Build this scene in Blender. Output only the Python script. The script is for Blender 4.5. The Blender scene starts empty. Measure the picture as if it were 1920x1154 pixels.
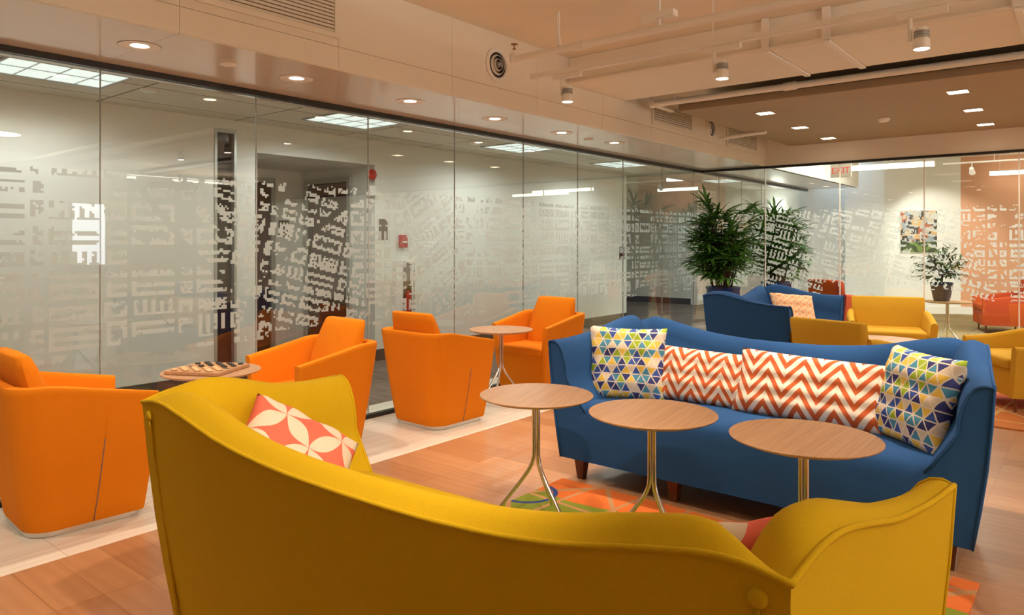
import bpy, bmesh, math, random
from math import sin, cos, pi, radians, sqrt
from mathutils import Vector, Matrix
C = bpy.context.scene
col = C.collection
# ------------------------------------------------------------------ camera
TH = radians(39.2); CH = 1.35; FPX = 1354.0
cam = bpy.data.cameras.new('camera'); camo = bpy.data.objects.new('camera', cam)
col.objects.link(camo); C.camera = camo
camo.location = (0, 0, CH); camo.rotation_euler = (pi/2, 0, TH)
cam.sensor_width = 36; cam.lens = FPX/1920*36
cam.shift_x = 0; cam.shift_y = -(577-455)/1920
cam.clip_start = 0.05; cam.clip_end = 100
# ------------------------------------------------------------------ world, view
w = bpy.data.worlds.new('world'); C.world = w; w.use_nodes = True
w.node_tree.nodes['Background'].inputs[0].default_value = (0.75, 0.85, 1.0, 1)
w.node_tree.nodes['Background'].inputs[1].default_value = 1.5
C.view_settings.view_transform = 'Standard'; C.view_settings.look = 'None'
C.view_settings.exposure = 0.17; C.view_settings.gamma = 1
C.view_settings.use_curve_mapping = False
C.cycles.use_denoising = True
C.cycles.max_bounces = 12; C.cycles.transparent_max_bounces = 24
C.cycles.diffuse_bounces = 5; C.cycles.glossy_bounces = 6
C.cycles.sample_clamp_indirect = 4
WARM = (1.0, 0.80, 0.60); SOFT = (1.0, 0.86, 0.72); COOL = (0.93, 1.0, 0.95)
LK = 1.0
def lamp(kind, name, loc, power, color, rot=(0,0,0), size=0.1, size_y=None, spot=120, blend=0.6):
    l = bpy.data.lights.new(name, kind); l.energy = power*LK; l.color = color
    if kind == 'AREA':
        l.shape = 'RECTANGLE' if size_y else 'DISK'; l.size = size
        if size_y: l.size_y = size_y
    else: l.shadow_soft_size = size
    if kind == 'SPOT': l.spot_size = radians(spot); l.spot_blend = blend
    o = bpy.data.objects.new(name, l); o.location = loc; o.rotation_euler = rot
    col.objects.link(o); return o
# unseen fill lamps added at ceiling level for room ambient, mostly behind the camera
for lx in (-2.6, 0.2, 3.0):
    for ly in (-3.6, -1.4, 0.9):
        if (lx, ly) == (-2.6, 0.9): pass
        lamp('AREA', 'ceiling_fill_light', (lx, ly, 2.84), 1, SOFT, size=0.55)
lamp('AREA', 'ceiling_fill_light', (3.0, 3.2, 2.84), 22, SOFT, size=0.55)  # added fill to the right, out of view
# spots on the same kind of track over the near seats, above the frame
for sx_, sy_, tx_, ty_, pw_ in ((-0.55, 0.95, -2.25, 1.65, 190), (-1.6, 2.2, -1.6, 2.9, 90), (-2.6, 0.4, -3.3, 1.6, 22)):
    d_ = Vector((tx_-sx_, ty_-sy_, .5-2.62))
    lamp('SPOT', 'near_track_spot_beam', (sx_, sy_, 2.62), pw_, WARM, rot=d_.to_track_quat('-Z', 'Y').to_euler(), size=.03, spot=75, blend=.7)
def onh(px, py, z):                      # point at height z seen at a pixel of the 1920x1154 photo
    d = FPX*(z-CH)/(455-py); u = (px-960)/FPX
    return Vector((d*(-sin(TH)+u*cos(TH)), d*(cos(TH)+u*sin(TH)), z))
# ------------------------------------------------------------------ materials
def mat(name, color=(0.8,0.8,0.8), rough=0.6, metal=0.0, **k):
    m = bpy.data.materials.new(name); m.use_nodes = True
    b = m.node_tree.nodes['Principled BSDF']
    b.inputs['Base Color'].default_value = (*color, 1); b.inputs['Roughness'].default_value = rough
    b.inputs['Metallic'].default_value = metal
    for a, v in k.items(): b.inputs[a].default_value = v
    return m
class NT:
    def __init__(s, m): s.m = m; s.t = m.node_tree; s.b = s.t.nodes.get('Principled BSDF')
    def n(s, ty, **k):
        x = s.t.nodes.new(ty)
        for a, v in k.items():
            if a.startswith('i_'):
                x.inputs[a[2:].replace('_', ' ')].default_value = v
            else: setattr(x, a, v)
        return x
    def l(s, a, b): s.t.links.new(a, b)
    def math(s, op, a, b=None, c=None):
        x = s.t.nodes.new('ShaderNodeMath'); x.operation = op
        for i, v in enumerate((a, b, c)):
            if v is None: continue
            if isinstance(v, (int, float)): x.inputs[i].default_value = v
            else: s.l(v, x.inputs[i])
        return x.outputs[0]
    def mix(s, f, a, b):
        x = s.t.nodes.new('ShaderNodeMix'); x.data_type = 'RGBA'
        if isinstance(f, (int, float)): x.inputs[0].default_value = f
        else: s.l(f, x.inputs[0])
        for i, v in ((6, a), (7, b)):
            if isinstance(v, tuple): x.inputs[i].default_value = (*v, 1) if len(v) == 3 else v
            else: s.l(v, x.inputs[i])
        return x.outputs[2]
    def ramp(s, f, stops, const=False):
        x = s.t.nodes.new('ShaderNodeValToRGB')
        if const: x.color_ramp.interpolation = 'CONSTANT'
        e = x.color_ramp.elements
        while len(e) < len(stops): e.new(0.5)
        for i, (p, c) in enumerate(stops): e[i].position = p; e[i].color = (*c, 1)
        s.l(f, x.inputs[0]); return x.outputs[0]
    def coord(s, what='Object'):
        return s.n('ShaderNodeTexCoord').outputs[what]
    def mapping(s, v, scale=(1,1,1), rot=(0,0,0), loc=(0,0,0)):
        x = s.n('ShaderNodeMapping'); s.l(v, x.inputs[0])
        x.inputs['Scale'].default_value = scale; x.inputs['Rotation'].default_value = rot; x.inputs['Location'].default_value = loc
        return x.outputs[0]
    def noise(s, v, scale, detail=3, rough=0.5):
        x = s.n('ShaderNodeTexNoise'); s.l(v, x.inputs['Vector'])
        x.inputs['Scale'].default_value = scale; x.inputs['Detail'].default_value = detail; x.inputs['Roughness'].default_value = rough
        return x.outputs[0]
    def bump(s, h, strength=0.3, dist=0.002):
        x = s.n('ShaderNodeBump'); x.inputs['Strength'].default_value = strength; x.inputs['Distance'].default_value = dist
        s.l(h, x.inputs['Height']); s.l(x.outputs[0], s.b.inputs['Normal'])
def fabric(name, color, var=0.12):
    m = mat(name, color, 0.95); t = NT(m)
    t.b.inputs['Sheen Weight'].default_value = 0.1; t.b.inputs['Specular IOR Level'].default_value = 0.2
    t.b.inputs['Sheen Roughness'].default_value = 0.5
    t.b.inputs['Sheen Tint'].default_value = (*color, 1)
    co = t.coord()
    n1 = t.noise(t.mapping(co, (1,1,2.2)), 260, 2)
    c = t.mix(n1, tuple(x*(1-var) for x in color), tuple(min(1, x*(1+var)) for x in color))
    t.l(c, t.b.inputs['Base Color']); t.bump(n1, 0.35, 0.0015)
    return m
def painted(name, color, rough=0.55, bump=0.05):
    m = mat(name, color, rough); t = NT(m); n1 = t.noise(t.coord(), 60, 2); t.bump(n1, bump, 0.001)
    n2 = t.noise(t.coord(), 1.3, 3)
    t.l(t.mix(n2, tuple(x*0.95 for x in color), tuple(min(1, x*1.04) for x in color)), t.b.inputs['Base Color'])
    return m
def emit(name, color, strength, base=(0.9,0.9,0.9)):
    m = mat(name, base, 0.5); b = m.node_tree.nodes['Principled BSDF']
    b.inputs['Emission Color'].default_value = (*color, 1); b.inputs['Emission Strength'].default_value = strength
    return m
M = {}
M['orange'] = fabric('orange_felt', (0.74, 0.215, 0.006))
M['yellow'] = fabric('mustard_wool', (0.57, 0.365, 0.006))
M['yellow2'] = fabric('golden_wool', (0.60, 0.35, 0.03))
M['blue'] = fabric('blue_wool', (0.017, 0.068, 0.20))
M['rust'] = fabric('rust_wool', (0.36, 0.05, 0.012))
M['burgundy'] = fabric('burgundy_cloth', (0.07, 0.01, 0.015))
M['chrome'] = mat('chrome', (0.78, 0.76, 0.73), 0.12, 1.0)
M['steel'] = mat('brushed_steel', (0.72, 0.70, 0.68), 0.28, 1.0)
M['black'] = mat('black_metal', (0.012, 0.012, 0.014), 0.35)
M['thread'] = mat('grey_zip_seam', (0.16, 0.12, 0.12), 0.7)
M['cream_paint'] = painted('cream_fascia_paint', (0.88, 0.84, 0.75), 0.45)
M['gloss_cream'] = painted('glossy_soffit_panel', (0.70, 0.64, 0.57), 0.13, 0.0)
M['ceil'] = painted('ceiling_paint', (0.84, 0.78, 0.65), 0.7)
M['panelpaint'] = painted('tan_panel_paint', (0.38, 0.29, 0.19), 0.6)
M['white'] = painted('white_wall_paint', (0.80, 0.80, 0.76), 0.6)
M['offwhite'] = painted('off_white_metal', (0.90, 0.88, 0.84), 0.4)
M['pipe'] = painted('painted_pipe', (0.90, 0.88, 0.83), 0.4)
M['salmon'] = painted('salmon_wall_paint', (0.66, 0.33, 0.19), 0.6)
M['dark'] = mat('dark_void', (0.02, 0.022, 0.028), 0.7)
M['base'] = mat('dark_baseboard', (0.075, 0.058, 0.05), 0.5)
M['grille'] = mat('grille_shadow', (0.25, 0.2, 0.16), 0.7)
M['spot_on'] = emit('lit_spot_lens', (1, 0.86, 0.68), 30)
M['down_on'] = emit('lit_downlight_lens', (1, 0.80, 0.58), 14)
M['square_on'] = emit('lit_square_lens', (1, 0.78, 0.55), 9)
M['lin_on'] = emit('lit_linear_tube', (1.0, 0.93, 0.80), 7)
M['troffer_on'] = emit('lit_troffer_diffuser', (0.86, 1.0, 0.98), 0.75)
M['sconce_on'] = emit('lit_sconce_bowl', (1.0, 0.95, 0.88), 5)
M['day'] = emit('daylit_window_pane', (0.85, 0.93, 1.0), 5)
M['red'] = mat('red_enamel', (0.5, 0.012, 0.012), 0.3)
M['grey'] = mat('grey_metal', (0.35, 0.36, 0.35), 0.4)
M['aluminium'] = mat('aluminium_frame', (0.5, 0.52, 0.5), 0.35, 0.6)
M['plaque'] = mat('bronze_plaque', (0.10, 0.06, 0.025), 0.4)
M['pot'] = mat('cobalt_glazed_pot', (0.008, 0.02, 0.11), 0.18)
M['pot2'] = mat('navy_pot', (0.008, 0.016, 0.07), 0.3)
M['soil'] = mat('soil', (0.03, 0.018, 0.01), 0.95)
M['stem'] = mat('cane', (0.07, 0.045, 0.018), 0.7)
def leafmat(name, a, b):
    m = mat(name, a, 0.38); t = NT(m); n = t.noise(t.coord(), 9, 2)
    t.l(t.ramp(n, [(0.35, a), (0.68, b)]), t.b.inputs['Base Color']); return m
M['leaf'] = leafmat('palm_leaf', (0.022, 0.085, 0.010), (0.10, 0.26, 0.03))
M['leaf2'] = leafmat('small_leaf', (0.015, 0.045, 0.012), (0.10, 0.17, 0.03))
M['checker_black'] = mat('black_checker', (0.012, 0.012, 0.014), 0.3)
M['checker_white'] = mat('natural_checker', (0.80, 0.50, 0.26), 0.4)
def glassmat(name, tint, ior=1.52):
    m = bpy.data.materials.new(name); m.use_nodes = True; t = NT(m); N = t.t.nodes
    N.remove(t.b); out = N['Material Output']
    tr = t.n('ShaderNodeBsdfTransparent'); tr.inputs[0].default_value = (*tint, 1)
    gl = t.n('ShaderNodeBsdfGlossy'); gl.inputs['Roughness'].default_value = 0.0; gl.inputs[0].default_value = (1,1,1,1)
    fr = t.n('ShaderNodeFresnel'); fr.inputs[0].default_value = ior   # the front face stands for both faces of the pane
    bf = t.n('ShaderNodeNewGeometry').outputs['Backfacing']
    fac = t.math('MINIMUM', t.math('MULTIPLY', t.math('MULTIPLY', fr.outputs[0], 1.8), t.math('SUBTRACT', 1.0, bf)), 1.0)
    mx = t.n('ShaderNodeMixShader'); t.l(fac, mx.inputs[0]); t.l(tr.outputs[0], mx.inputs[1]); t.l(gl.outputs[0], mx.inputs[2])
    t.l(mx.outputs[0], out.inputs[0]); return m
M['glass'] = glassmat('clear_glass', (0.955, 0.985, 0.965), 1.55)
M['darkglass'] = mat('dark_glass', (0.02, 0.018, 0.018), 0.08)
def filmmat():
    m = bpy.data.materials.new('frosted_film'); m.use_nodes = True; t = NT(m); N = t.t.nodes
    N.remove(t.b); out = N['Material Output']
    tr = t.n('ShaderNodeBsdfTransparent')
    d = t.n('ShaderNodeBsdfDiffuse'); d.inputs[0].default_value = (0.60, 0.66, 0.65, 1)
    tl = t.n('ShaderNodeBsdfTranslucent'); tl.inputs[0].default_value = (0.60, 0.66, 0.65, 1)
    m1 = t.n('ShaderNodeMixShader'); m1.inputs[0].default_value = 0.5; t.l(d.outputs[0], m1.inputs[1]); t.l(tl.outputs[0], m1.inputs[2])
    m2 = t.n('ShaderNodeMixShader'); m2.inputs[0].default_value = 0.80; t.l(tr.outputs[0], m2.inputs[1]); t.l(m1.outputs[0], m2.inputs[2])
    t.l(m2.outputs[0], out.inputs[0]); return m
M['film'] = filmmat()
def m_oak():
    m = mat('oak_veneer', (0.5,0.3,0.15), 0.38); t = NT(m); co = t.coord()
    n1 = t.noise(t.mapping(co, (90, 2.5, 1)), 1.0, 5, 0.6)
    t.l(t.ramp(n1, [(0.3, (0.40, 0.215, 0.11)), (0.7, (0.56, 0.33, 0.18))]), t.b.inputs['Base Color']); t.bump(n1, 0.1, 0.0005)
    return m
M['oak'] = m_oak()
M['legwood'] = mat('dark_cherry_leg', (0.11, 0.028, 0.01), 0.3)
def m_floor():
    m = mat('maple_planks', (0.5,0.3,0.15), 0.3); t = NT(m); co = t.coord()
    b = t.n('ShaderNodeTexBrick'); t.l(t.mapping(co, (1,1,1)), b.inputs['Vector'])
    b.offset = 0.37; b.offset_frequency = 1; b.inputs['Scale'].default_value = 1
    b.inputs['Brick Width'].default_value = 1.25; b.inputs['Row Height'].default_value = 0.165
    b.inputs['Mortar Size'].default_value = 0.0013; b.inputs['Mortar Smooth'].default_value = 0.2; b.inputs['Bias'].default_value = 0.0
    b.inputs['Color1'].default_value = (0.36, 0.170, 0.078, 1); b.inputs['Color2'].default_value = (0.48, 0.255, 0.13, 1)
    b.inputs['Mortar'].default_value = (0.24, 0.11, 0.055, 1)
    wv = t.n('ShaderNodeTexWave'); wv.wave_type = 'RINGS'; wv.inputs['Scale'].default_value = 1.1; wv.inputs['Distortion'].default_value = 9; wv.inputs['Detail'].default_value = 2
    t.l(t.mapping(co, (0.5, 5, 1)), wv.inputs['Vector'])
    n1 = t.noise(t.mapping(co, (3, 60, 1)), 1, 4)
    f = t.math('MULTIPLY_ADD', wv.outputs[1], 0.5, t.math('MULTIPLY', n1, 0.5))
    g = t.mix(f, (0.90, 0.87, 0.84), (1.06, 1.05, 1.04))
    x = t.n('ShaderNodeMix'); x.data_type = 'RGBA'; x.blend_type = 'MULTIPLY'; x.inputs[0].default_value = 1
    t.l(b.outputs[0], x.inputs[6]); t.l(g, x.inputs[7]); t.l(x.outputs[2], t.b.inputs['Base Color'])
    return m
M['wood'] = m_floor()
def m_stone():
    m = mat('travertine', (0.7,0.6,0.5), 0.28); t = NT(m); co = t.coord()
    n1 = t.noise(t.mapping(co, (26, 1.2, 1)), 1, 5, 0.6)
    c = t.ramp(n1, [(0.3, (0.70, 0.65, 0.56)), (0.7, (0.87, 0.83, 0.76))])
    b = t.n('ShaderNodeTexBrick'); t.l(t.mapping(co, (1,1,1), rot=(0,0,pi/2)), b.inputs['Vector']); b.inputs['Scale'].default_value = 1
    b.inputs['Brick Width'].default_value = 1.2; b.inputs['Row Height'].default_value = 0.6; b.inputs['Mortar Size'].default_value = 0.0015; b.offset = 0
    b.inputs['Color1'].default_value = (1,1,1,1); b.inputs['Color2'].default_value = (0.93,0.92,0.9,1); b.inputs['Mortar'].default_value = (0.6,0.55,0.5,1)
    x = t.n('ShaderNodeMix'); x.data_type = 'RGBA'; x.blend_type = 'MULTIPLY'; x.inputs[0].default_value = 1
    t.l(c, x.inputs[6]); t.l(b.outputs[0], x.inputs[7]); t.l(x.outputs[2], t.b.inputs['Base Color']); return m
M['stone'] = m_stone()
def m_carpet(name, a, b, sc=(3, 40, 1)):
    m = mat(name, a, 0.98); t = NT(m); co = t.coord()
    br = t.n('ShaderNodeTexBrick'); t.l(t.mapping(co, (1,1,1)), br.inputs['Vector']); br.inputs['Scale'].default_value = 1
    br.inputs['Brick Width'].default_value = 0.5; br.inputs['Row Height'].default_value = 0.5; br.inputs['Mortar Size'].default_value = 0.0; br.offset = 0
    br.inputs['Color1'].default_value = (0.78,0.78,0.78,1); br.inputs['Color2'].default_value = (1.15,1.15,1.15,1)
    n1 = t.noise(t.mapping(co, sc), 1, 4, 0.7)
    c = t.ramp(n1, [(0.35, a), (0.65, b)])
    x = t.n('ShaderNodeMix'); x.data_type = 'RGBA'; x.blend_type = 'MULTIPLY'; x.inputs[0].default_value = 1
    t.l(c, x.inputs[6]); t.l(br.outputs[0], x.inputs[7]); t.l(x.outputs[2], t.b.inputs['Base Color']); t.bump(n1, 0.4, 0.004); return m
M['carpet'] = m_carpet('grey_carpet_tile', (0.10, 0.075, 0.06), (0.24, 0.20, 0.17))
M['olive_carpet'] = m_carpet('olive_carpet', (0.20, 0.145, 0.06), (0.28, 0.21, 0.10), (30, 30, 1))
def m_tiles():
    m = mat('acoustic_tile', (0.7,0.66,0.55), 0.9); t = NT(m); co = t.coord()
    b = t.n('ShaderNodeTexBrick'); t.l(t.mapping(co, (1,1,1), rot=(0,0,pi/2)), b.inputs['Vector']); b.inputs['Scale'].default_value = 1; b.offset = 0
    b.inputs['Brick Width'].default_value = 1.22; b.inputs['Row Height'].default_value = 0.61; b.inputs['Mortar Size'].default_value = 0.008
    b.inputs['Color1'].default_value = (0.66,0.63,0.54,1); b.inputs['Color2'].default_value = (0.62,0.59,0.50,1); b.inputs['Mortar'].default_value = (0.10,0.085,0.07,1)
    t.l(b.outputs[0], t.b.inputs['Base Color']); return m
M['tiles'] = m_tiles()
def m_door():
    m = mat('dark_mahogany', (0.06,0.018,0.012), 0.5); t = NT(m)
    n1 = t.noise(t.mapping(t.coord(), (30, 30, 1)), 1, 4)
    t.l(t.ramp(n1, [(0.3, (0.030, 0.007, 0.005)), (0.7, (0.075, 0.017, 0.012))]), t.b.inputs['Base Color']); return m
M['door'] = m_door()
# patterned cloths use the cushion's own uv map
def m_chevron():
    m = mat('chevron_cloth', (1,1,1), 0.9); t = NT(m)
    s = t.n('ShaderNodeSeparateXYZ'); t.l(t.coord('UV'), s.inputs[0]); u, v = s.outputs[0], s.outputs[1]
    zig = t.math('PINGPONG', t.math('MULTIPLY', u, 9.0), 1.0)                  # up and down across the width
    f = t.math('FRACT', t.math('ADD', t.math('MULTIPLY', v, 4.3), t.math('MULTIPLY', zig, 1.5)))
    n1 = t.noise(t.coord('UV'), 400, 2)
    st = t.math('GREATER_THAN', t.math('MULTIPLY_ADD', n1, 0.08, f), 0.55)
    c = t.mix(st, (0.80, 0.72, 0.62), (0.52, 0.10, 0.022))
    t.l(c, t.b.inputs['Base Color']); t.bump(n1, 0.3, 0.001); return m
def m_triangles():
    m = mat('triangle_cloth', (1,1,1), 0.9); t = NT(m)
    s = t.n('ShaderNodeSeparateXYZ'); nz = t.n('ShaderNodeTexNoise'); nz.inputs['Scale'].default_value = 5
    uv = t.coord('UV'); t.l(uv, nz.inputs['Vector'])
    vm = t.n('ShaderNodeVectorMath'); vm.operation = 'MULTIPLY_ADD'; t.l(nz.outputs['Color'], vm.inputs[0]); vm.inputs[1].default_value = (0.035,0.035,0); t.l(uv, vm.inputs[2])
    t.l(vm.outputs[0], s.inputs[0]); u, v = s.outputs[0], s.outputs[1]
    R = 8.4
    y = t.math('MULTIPLY', v, R); hx = t.math('MULTIPLY', u, 7.6)
    a = t.math('ADD', hx, t.math('MULTIPLY', y, 0.5)); b = t.math('SUBTRACT', hx, t.math('MULTIPLY', y, 0.5))
    ids = []; lines = []
    for q in (y, a, b):
        ids.append(t.math('FLOOR', q)); fr = t.math('FRACT', q)
        lines.append(t.math('MINIMUM', fr, t.math('SUBTRACT', 1.0, fr)))
    cx = t.n('ShaderNodeCombineXYZ')
    for i in range(3): t.l(ids[i], cx.inputs[i])
    wn = t.n('ShaderNodeTexWhiteNoise'); wn.noise_dimensions = '3D'; t.l(cx.outputs[0], wn.inputs['Vector'])
    c = t.ramp(wn.outputs['Value'], [(0, (0.025,0.03,0.15)), (0.17, (0.03,0.08,0.34)), (0.30, (0.06,0.25,0.40)), (0.50, (0.74,0.50,0.08)), (0.70, (0.30,0.42,0.02)), (0.82, (0.66,0.56,0.44))], True)
    ln = t.math('LESS_THAN', t.math('MINIMUM', t.math('MINIMUM', lines[0], lines[1]), lines[2]), 0.058)
    cc = t.mix(ln, c, (0.74, 0.66, 0.56)); t.l(cc, t.b.inputs['Base Color'])
    t.bump(t.noise(uv, 300, 2), 0.3, 0.001); return m
def m_petals(name, fg, bg, sc, navy=False):
    m = mat(name, bg, 0.9); t = NT(m); uv = t.coord('UV')
    s = t.n('ShaderNodeSeparateXYZ'); t.l(t.mapping(uv, (sc, sc, 1), rot=(0,0,pi/4)), s.inputs[0])
    du = t.math('SUBTRACT', t.math('FRACT', s.outputs[0]), 0.5); dv = t.math('SUBTRACT', t.math('FRACT', s.outputs[1]), 0.5)
    au = t.math('ABSOLUTE', du); av = t.math('ABSOLUTE', dv)     # overlapping circles leave pointed petals on the cell sides
    def lens(p, q):
        x = t.math('SUBTRACT', 1.0, p); return t.math('LESS_THAN', t.math('ADD', t.math('MULTIPLY', x, x), t.math('MULTIPLY', q, q)), 0.49)
    pp = t.math('MAXIMUM', lens(au, av), lens(av, au))
    c = t.mix(pp, fg, bg)
    if navy:
        s2 = t.n('ShaderNodeSeparateXYZ'); t.l(uv, s2.inputs[0])
        f = t.math('LESS_THAN', s2.outputs[1], 0.22)
        c = t.mix(f, c, (0.02, 0.03, 0.10))
    t.l(c, t.b.inputs['Base Color']); t.bump(t.noise(uv, 300, 2), 0.3, 0.001); return m
M['chevron'] = m_chevron(); M['triangles'] = m_triangles()
M['petals'] = m_petals('coral_petal_cloth', (0.78, 0.16, 0.10), (0.80, 0.68, 0.54), 2.6, True)
M['petals2'] = m_petals('coral_petal_cloth_plain', (0.78, 0.16, 0.10), (0.80, 0.68, 0.54), 3.0)
M['lattice'] = m_petals('peach_lattice_cloth', (0.80, 0.36, 0.16), (0.76, 0.58, 0.40), 9.0)
def m_checker():
    m = mat('checker_squares', (1,1,1), 0.45); t = NT(m); c = t.n('ShaderNodeTexChecker'); t.l(t.coord('UV'), c.inputs[0]); c.inputs['Scale'].default_value = 8
    c.inputs[1].default_value = (0.60, 0.32, 0.14, 1); c.inputs[2].default_value = (0.10, 0.05, 0.03, 1); t.l(c.outputs[0], t.b.inputs['Base Color']); return m
M['checks'] = m_checker()
def m_art():
    m = mat('street_scene_print', (1,1,1), 0.4); t = NT(m); uv = t.coord('UV')
    s = t.n('ShaderNodeSeparateXYZ'); t.l(uv, s.inputs[0])
    v = t.n('ShaderNodeTexVoronoi'); t.l(t.mapping(uv, (7, 9, 1)), v.inputs['Vector']); v.inputs['Scale'].default_value = 1; v.distance = 'CHEBYCHEV'
    wn = t.n('ShaderNodeTexWhiteNoise'); t.l(v.outputs['Color'], wn.inputs['Vector'])
    hi = t.ramp(wn.outputs['Value'], [(0, (0.05,0.045,0.045)), (0.25, (0.40,0.12,0.05)), (0.4, (0.55,0.47,0.38)), (0.7, (0.30,0.36,0.42)), (0.85, (0.62,0.42,0.2))], True)
    lo = t.ramp(wn.outputs['Value'], [(0, (0.03,0.06,0.02)), (0.35, (0.16,0.26,0.05)), (0.8, (0.06,0.10,0.04))], True)
    t.l(t.mix(t.math('GREATER_THAN', s.outputs[1], 0.25), lo, hi), t.b.inputs['Base Color']); return m
M['art'] = m_art()
# ------------------------------------------------------------------ mesh building
class MB:
    def __init__(s): s.v = []; s.f = []; s.mi = []; s.uv = {}; s.cur = 0
    def add(s, vs, fs):
        o = len(s.v); s.v += [tuple(p) for p in vs]
        for f in fs: s.f.append(tuple(o+i for i in f)); s.mi.append(s.cur)
        return s
    def box(s, x0, x1, y0, y1, z0, z1):
        vs = [(x,y,z) for z in (z0,z1) for y in (y0,y1) for x in (x0,x1)]
        return s.add(vs, [(0,2,3,1),(4,5,7,6),(0,1,5,4),(2,6,7,3),(0,4,6,2),(1,3,7,5)])
    def quad(s, a, b, c, d): return s.add([a,b,c,d], [(0,1,2,3)])
    def tube(s, pts, r, n=10, caps=True, closed=False):
        pts = [Vector(p) for p in pts]; k = len(pts); vs = []; up = None
        rr = r if isinstance(r, (list, tuple)) else [r]*k
        for i in range(k):
            if closed: d = pts[(i+1) % k]-pts[i-1]
            else: d = (pts[min(i+1,k-1)]-pts[max(i-1,0)])
            d.normalize()
            if up is None: up = d.orthogonal().normalized()
            up = (up - d*up.dot(d)).normalized(); b = d.cross(up)
            for j in range(n):
                a = 2*pi*j/n; vs.append(pts[i]+(up*cos(a)+b*sin(a))*rr[i])
        fs = []
        for i in range(k if closed else k-1):
            i2 = (i+1) % k
            for j in range(n): fs.append((i*n+j, i*n+(j+1)%n, i2*n+(j+1)%n, i2*n+j))
        if caps and not closed: fs += [tuple(range(n-1,-1,-1)), tuple((k-1)*n+j for j in range(n))]
        return s.add(vs, fs)
    def lathe(s, prof, n=32, c=(0,0,0), cap=True):
        vs = []; k = len(prof)
        for r, z in prof:
            for j in range(n):
                a = 2*pi*j/n; vs.append((c[0]+r*cos(a), c[1]+r*sin(a), c[2]+z))
        fs = [(i*n+j, i*n+(j+1)%n, (i+1)*n+(j+1)%n, (i+1)*n+j) for i in range(k-1) for j in range(n)]
        if cap: fs += [tuple(range(n-1,-1,-1)), tuple((k-1)*n+j for j in range(n))]
        return s.add(vs, fs)
    def loft(s, rings, closed=True, cap0=False, cap1=False):
        n = len(rings[0]); vs = [p for r in rings for p in r]; fs = []
        for i in range(len(rings)-1):
            for j in range(n if closed else n-1):
                fs.append((i*n+j, i*n+(j+1)%n, (i+1)*n+(j+1)%n, (i+1)*n+j))
        if cap0: fs.append(tuple(range(n-1,-1,-1)))
        if cap1: fs.append(tuple((len(rings)-1)*n+j for j in range(n)))
        return s.add(vs, fs)
    def grid(s, fn, nu, nv, uvs=True):
        vs = [fn(i/nu, j/nv) for j in range(nv+1) for i in range(nu+1)]
        o = len(s.f)
        fs = [(j*(nu+1)+i, j*(nu+1)+i+1, (j+1)*(nu+1)+i+1, (j+1)*(nu+1)+i) for j in range(nv) for i in range(nu)]
        s.add(vs, fs)
        if uvs:
            for q, f in enumerate(fs): s.uv[o+q] = [((k % (nu+1))/nu, (k//(nu+1))/nv) for k in f]
        return s
    def build(s, name, m, parent=None, loc=None, smooth=None, bevel=0, seg=3, sub=0, recalc=True):
        me = bpy.data.meshes.new(name); me.from_pydata(s.v, [], s.f)
        ms = m if isinstance(m, list) else [m]
        for q in ms: me.materials.append(M[q] if isinstance(q, str) else q)
        if len(ms) > 1: me.polygons.foreach_set('material_index', s.mi)
        if s.uv:
            ul = me.uv_layers.new(name='UVMap')
            for fi, us in s.uv.items():
                p = me.polygons[fi]
                for li, c in zip(p.loop_indices, us): ul.data[li].uv = c
        if bevel or recalc:
            bm = bmesh.new(); bm.from_mesh(me)
            if recalc: bmesh.ops.recalc_face_normals(bm, faces=bm.faces)
            if bevel: bmesh.ops.bevel(bm, geom=list(bm.edges), offset=bevel, segments=seg, profile=0.6, affect='EDGES', clamp_overlap=True)
            bm.to_mesh(me); bm.free()
        if smooth is not None:
            me.polygons.foreach_set('use_smooth', [True]*len(me.polygons))
            if smooth < 180: me.set_sharp_from_angle(angle=radians(smooth))
        o = bpy.data.objects.new(name, me); col.objects.link(o)
        if parent: o.parent = parent
        if loc is not None: o.location = loc
        if sub:
            md = o.modifiers.new('sub', 'SUBSURF'); md.levels = sub; md.render_levels = sub
        return o
def tag(o, label=None, cat=None, group=None, kind=None):
    if label: o['label'] = label
    if cat: o['category'] = cat
    if group: o['group'] = group
    if kind: o['kind'] = kind
    return o
def thing(name, label, cat, loc=(0,0,0), rz=0, group=None):
    o = bpy.data.objects.new(name, None); col.objects.link(o); o.location = loc; o.rotation_euler = (0,0,rz)
    o.empty_display_size = 0.1
    return tag(o, label, cat, group)
def struct(o): o['kind'] = 'structure'; return o
def dup(root, loc, rz=None, label=None, group=None, scale=None):
    kids = lambda o: [c for c in list(col.objects) if c.parent == o]
    r = root.copy(); col.objects.link(r); r.location = loc
    if rz is not None: r.rotation_euler = (0,0,rz)
    if scale: r.scale = scale
    if label: r['label'] = label
    if group: r['group'] = group
    for ch in kids(root):
        c = ch.copy(); col.objects.link(c); c.parent = r
        for g in kids(ch):
            d = g.copy(); col.objects.link(d); d.parent = c
    return r
# ------------------------------------------------------------------ room shell
GX = -4.36; BX = -3.44; BY = 9.55; ZG = 2.36; ZC = 2.89; CWX = -6.40; CCZ = 2.51; YR = -5.0; XR = 5.5; FY = 15.6
sb = lambda *a: MB().box(*a)
struct(sb(BX, XR, YR, BY, -0.1, 0).build('floor', 'wood'))
struct(sb(-4.69, BX, YR, FY, -0.1, 0).build('floor', 'stone'))
struct(sb(-13, -4.69, YR, 20, -0.1, 0).build('floor', 'carpet'))
struct(sb(BX, XR, BY, 20, -0.1, 0).build('floor', 'olive_carpet'))
struct(sb(BX, XR+.1, YR-.1, BY+.12, ZC, ZC+0.1).build('ceiling', 'ceil'))
struct(sb(BX, XR+.1, BY+.12, 20, 2.95, 3.05).build('ceiling', 'white'))
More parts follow.
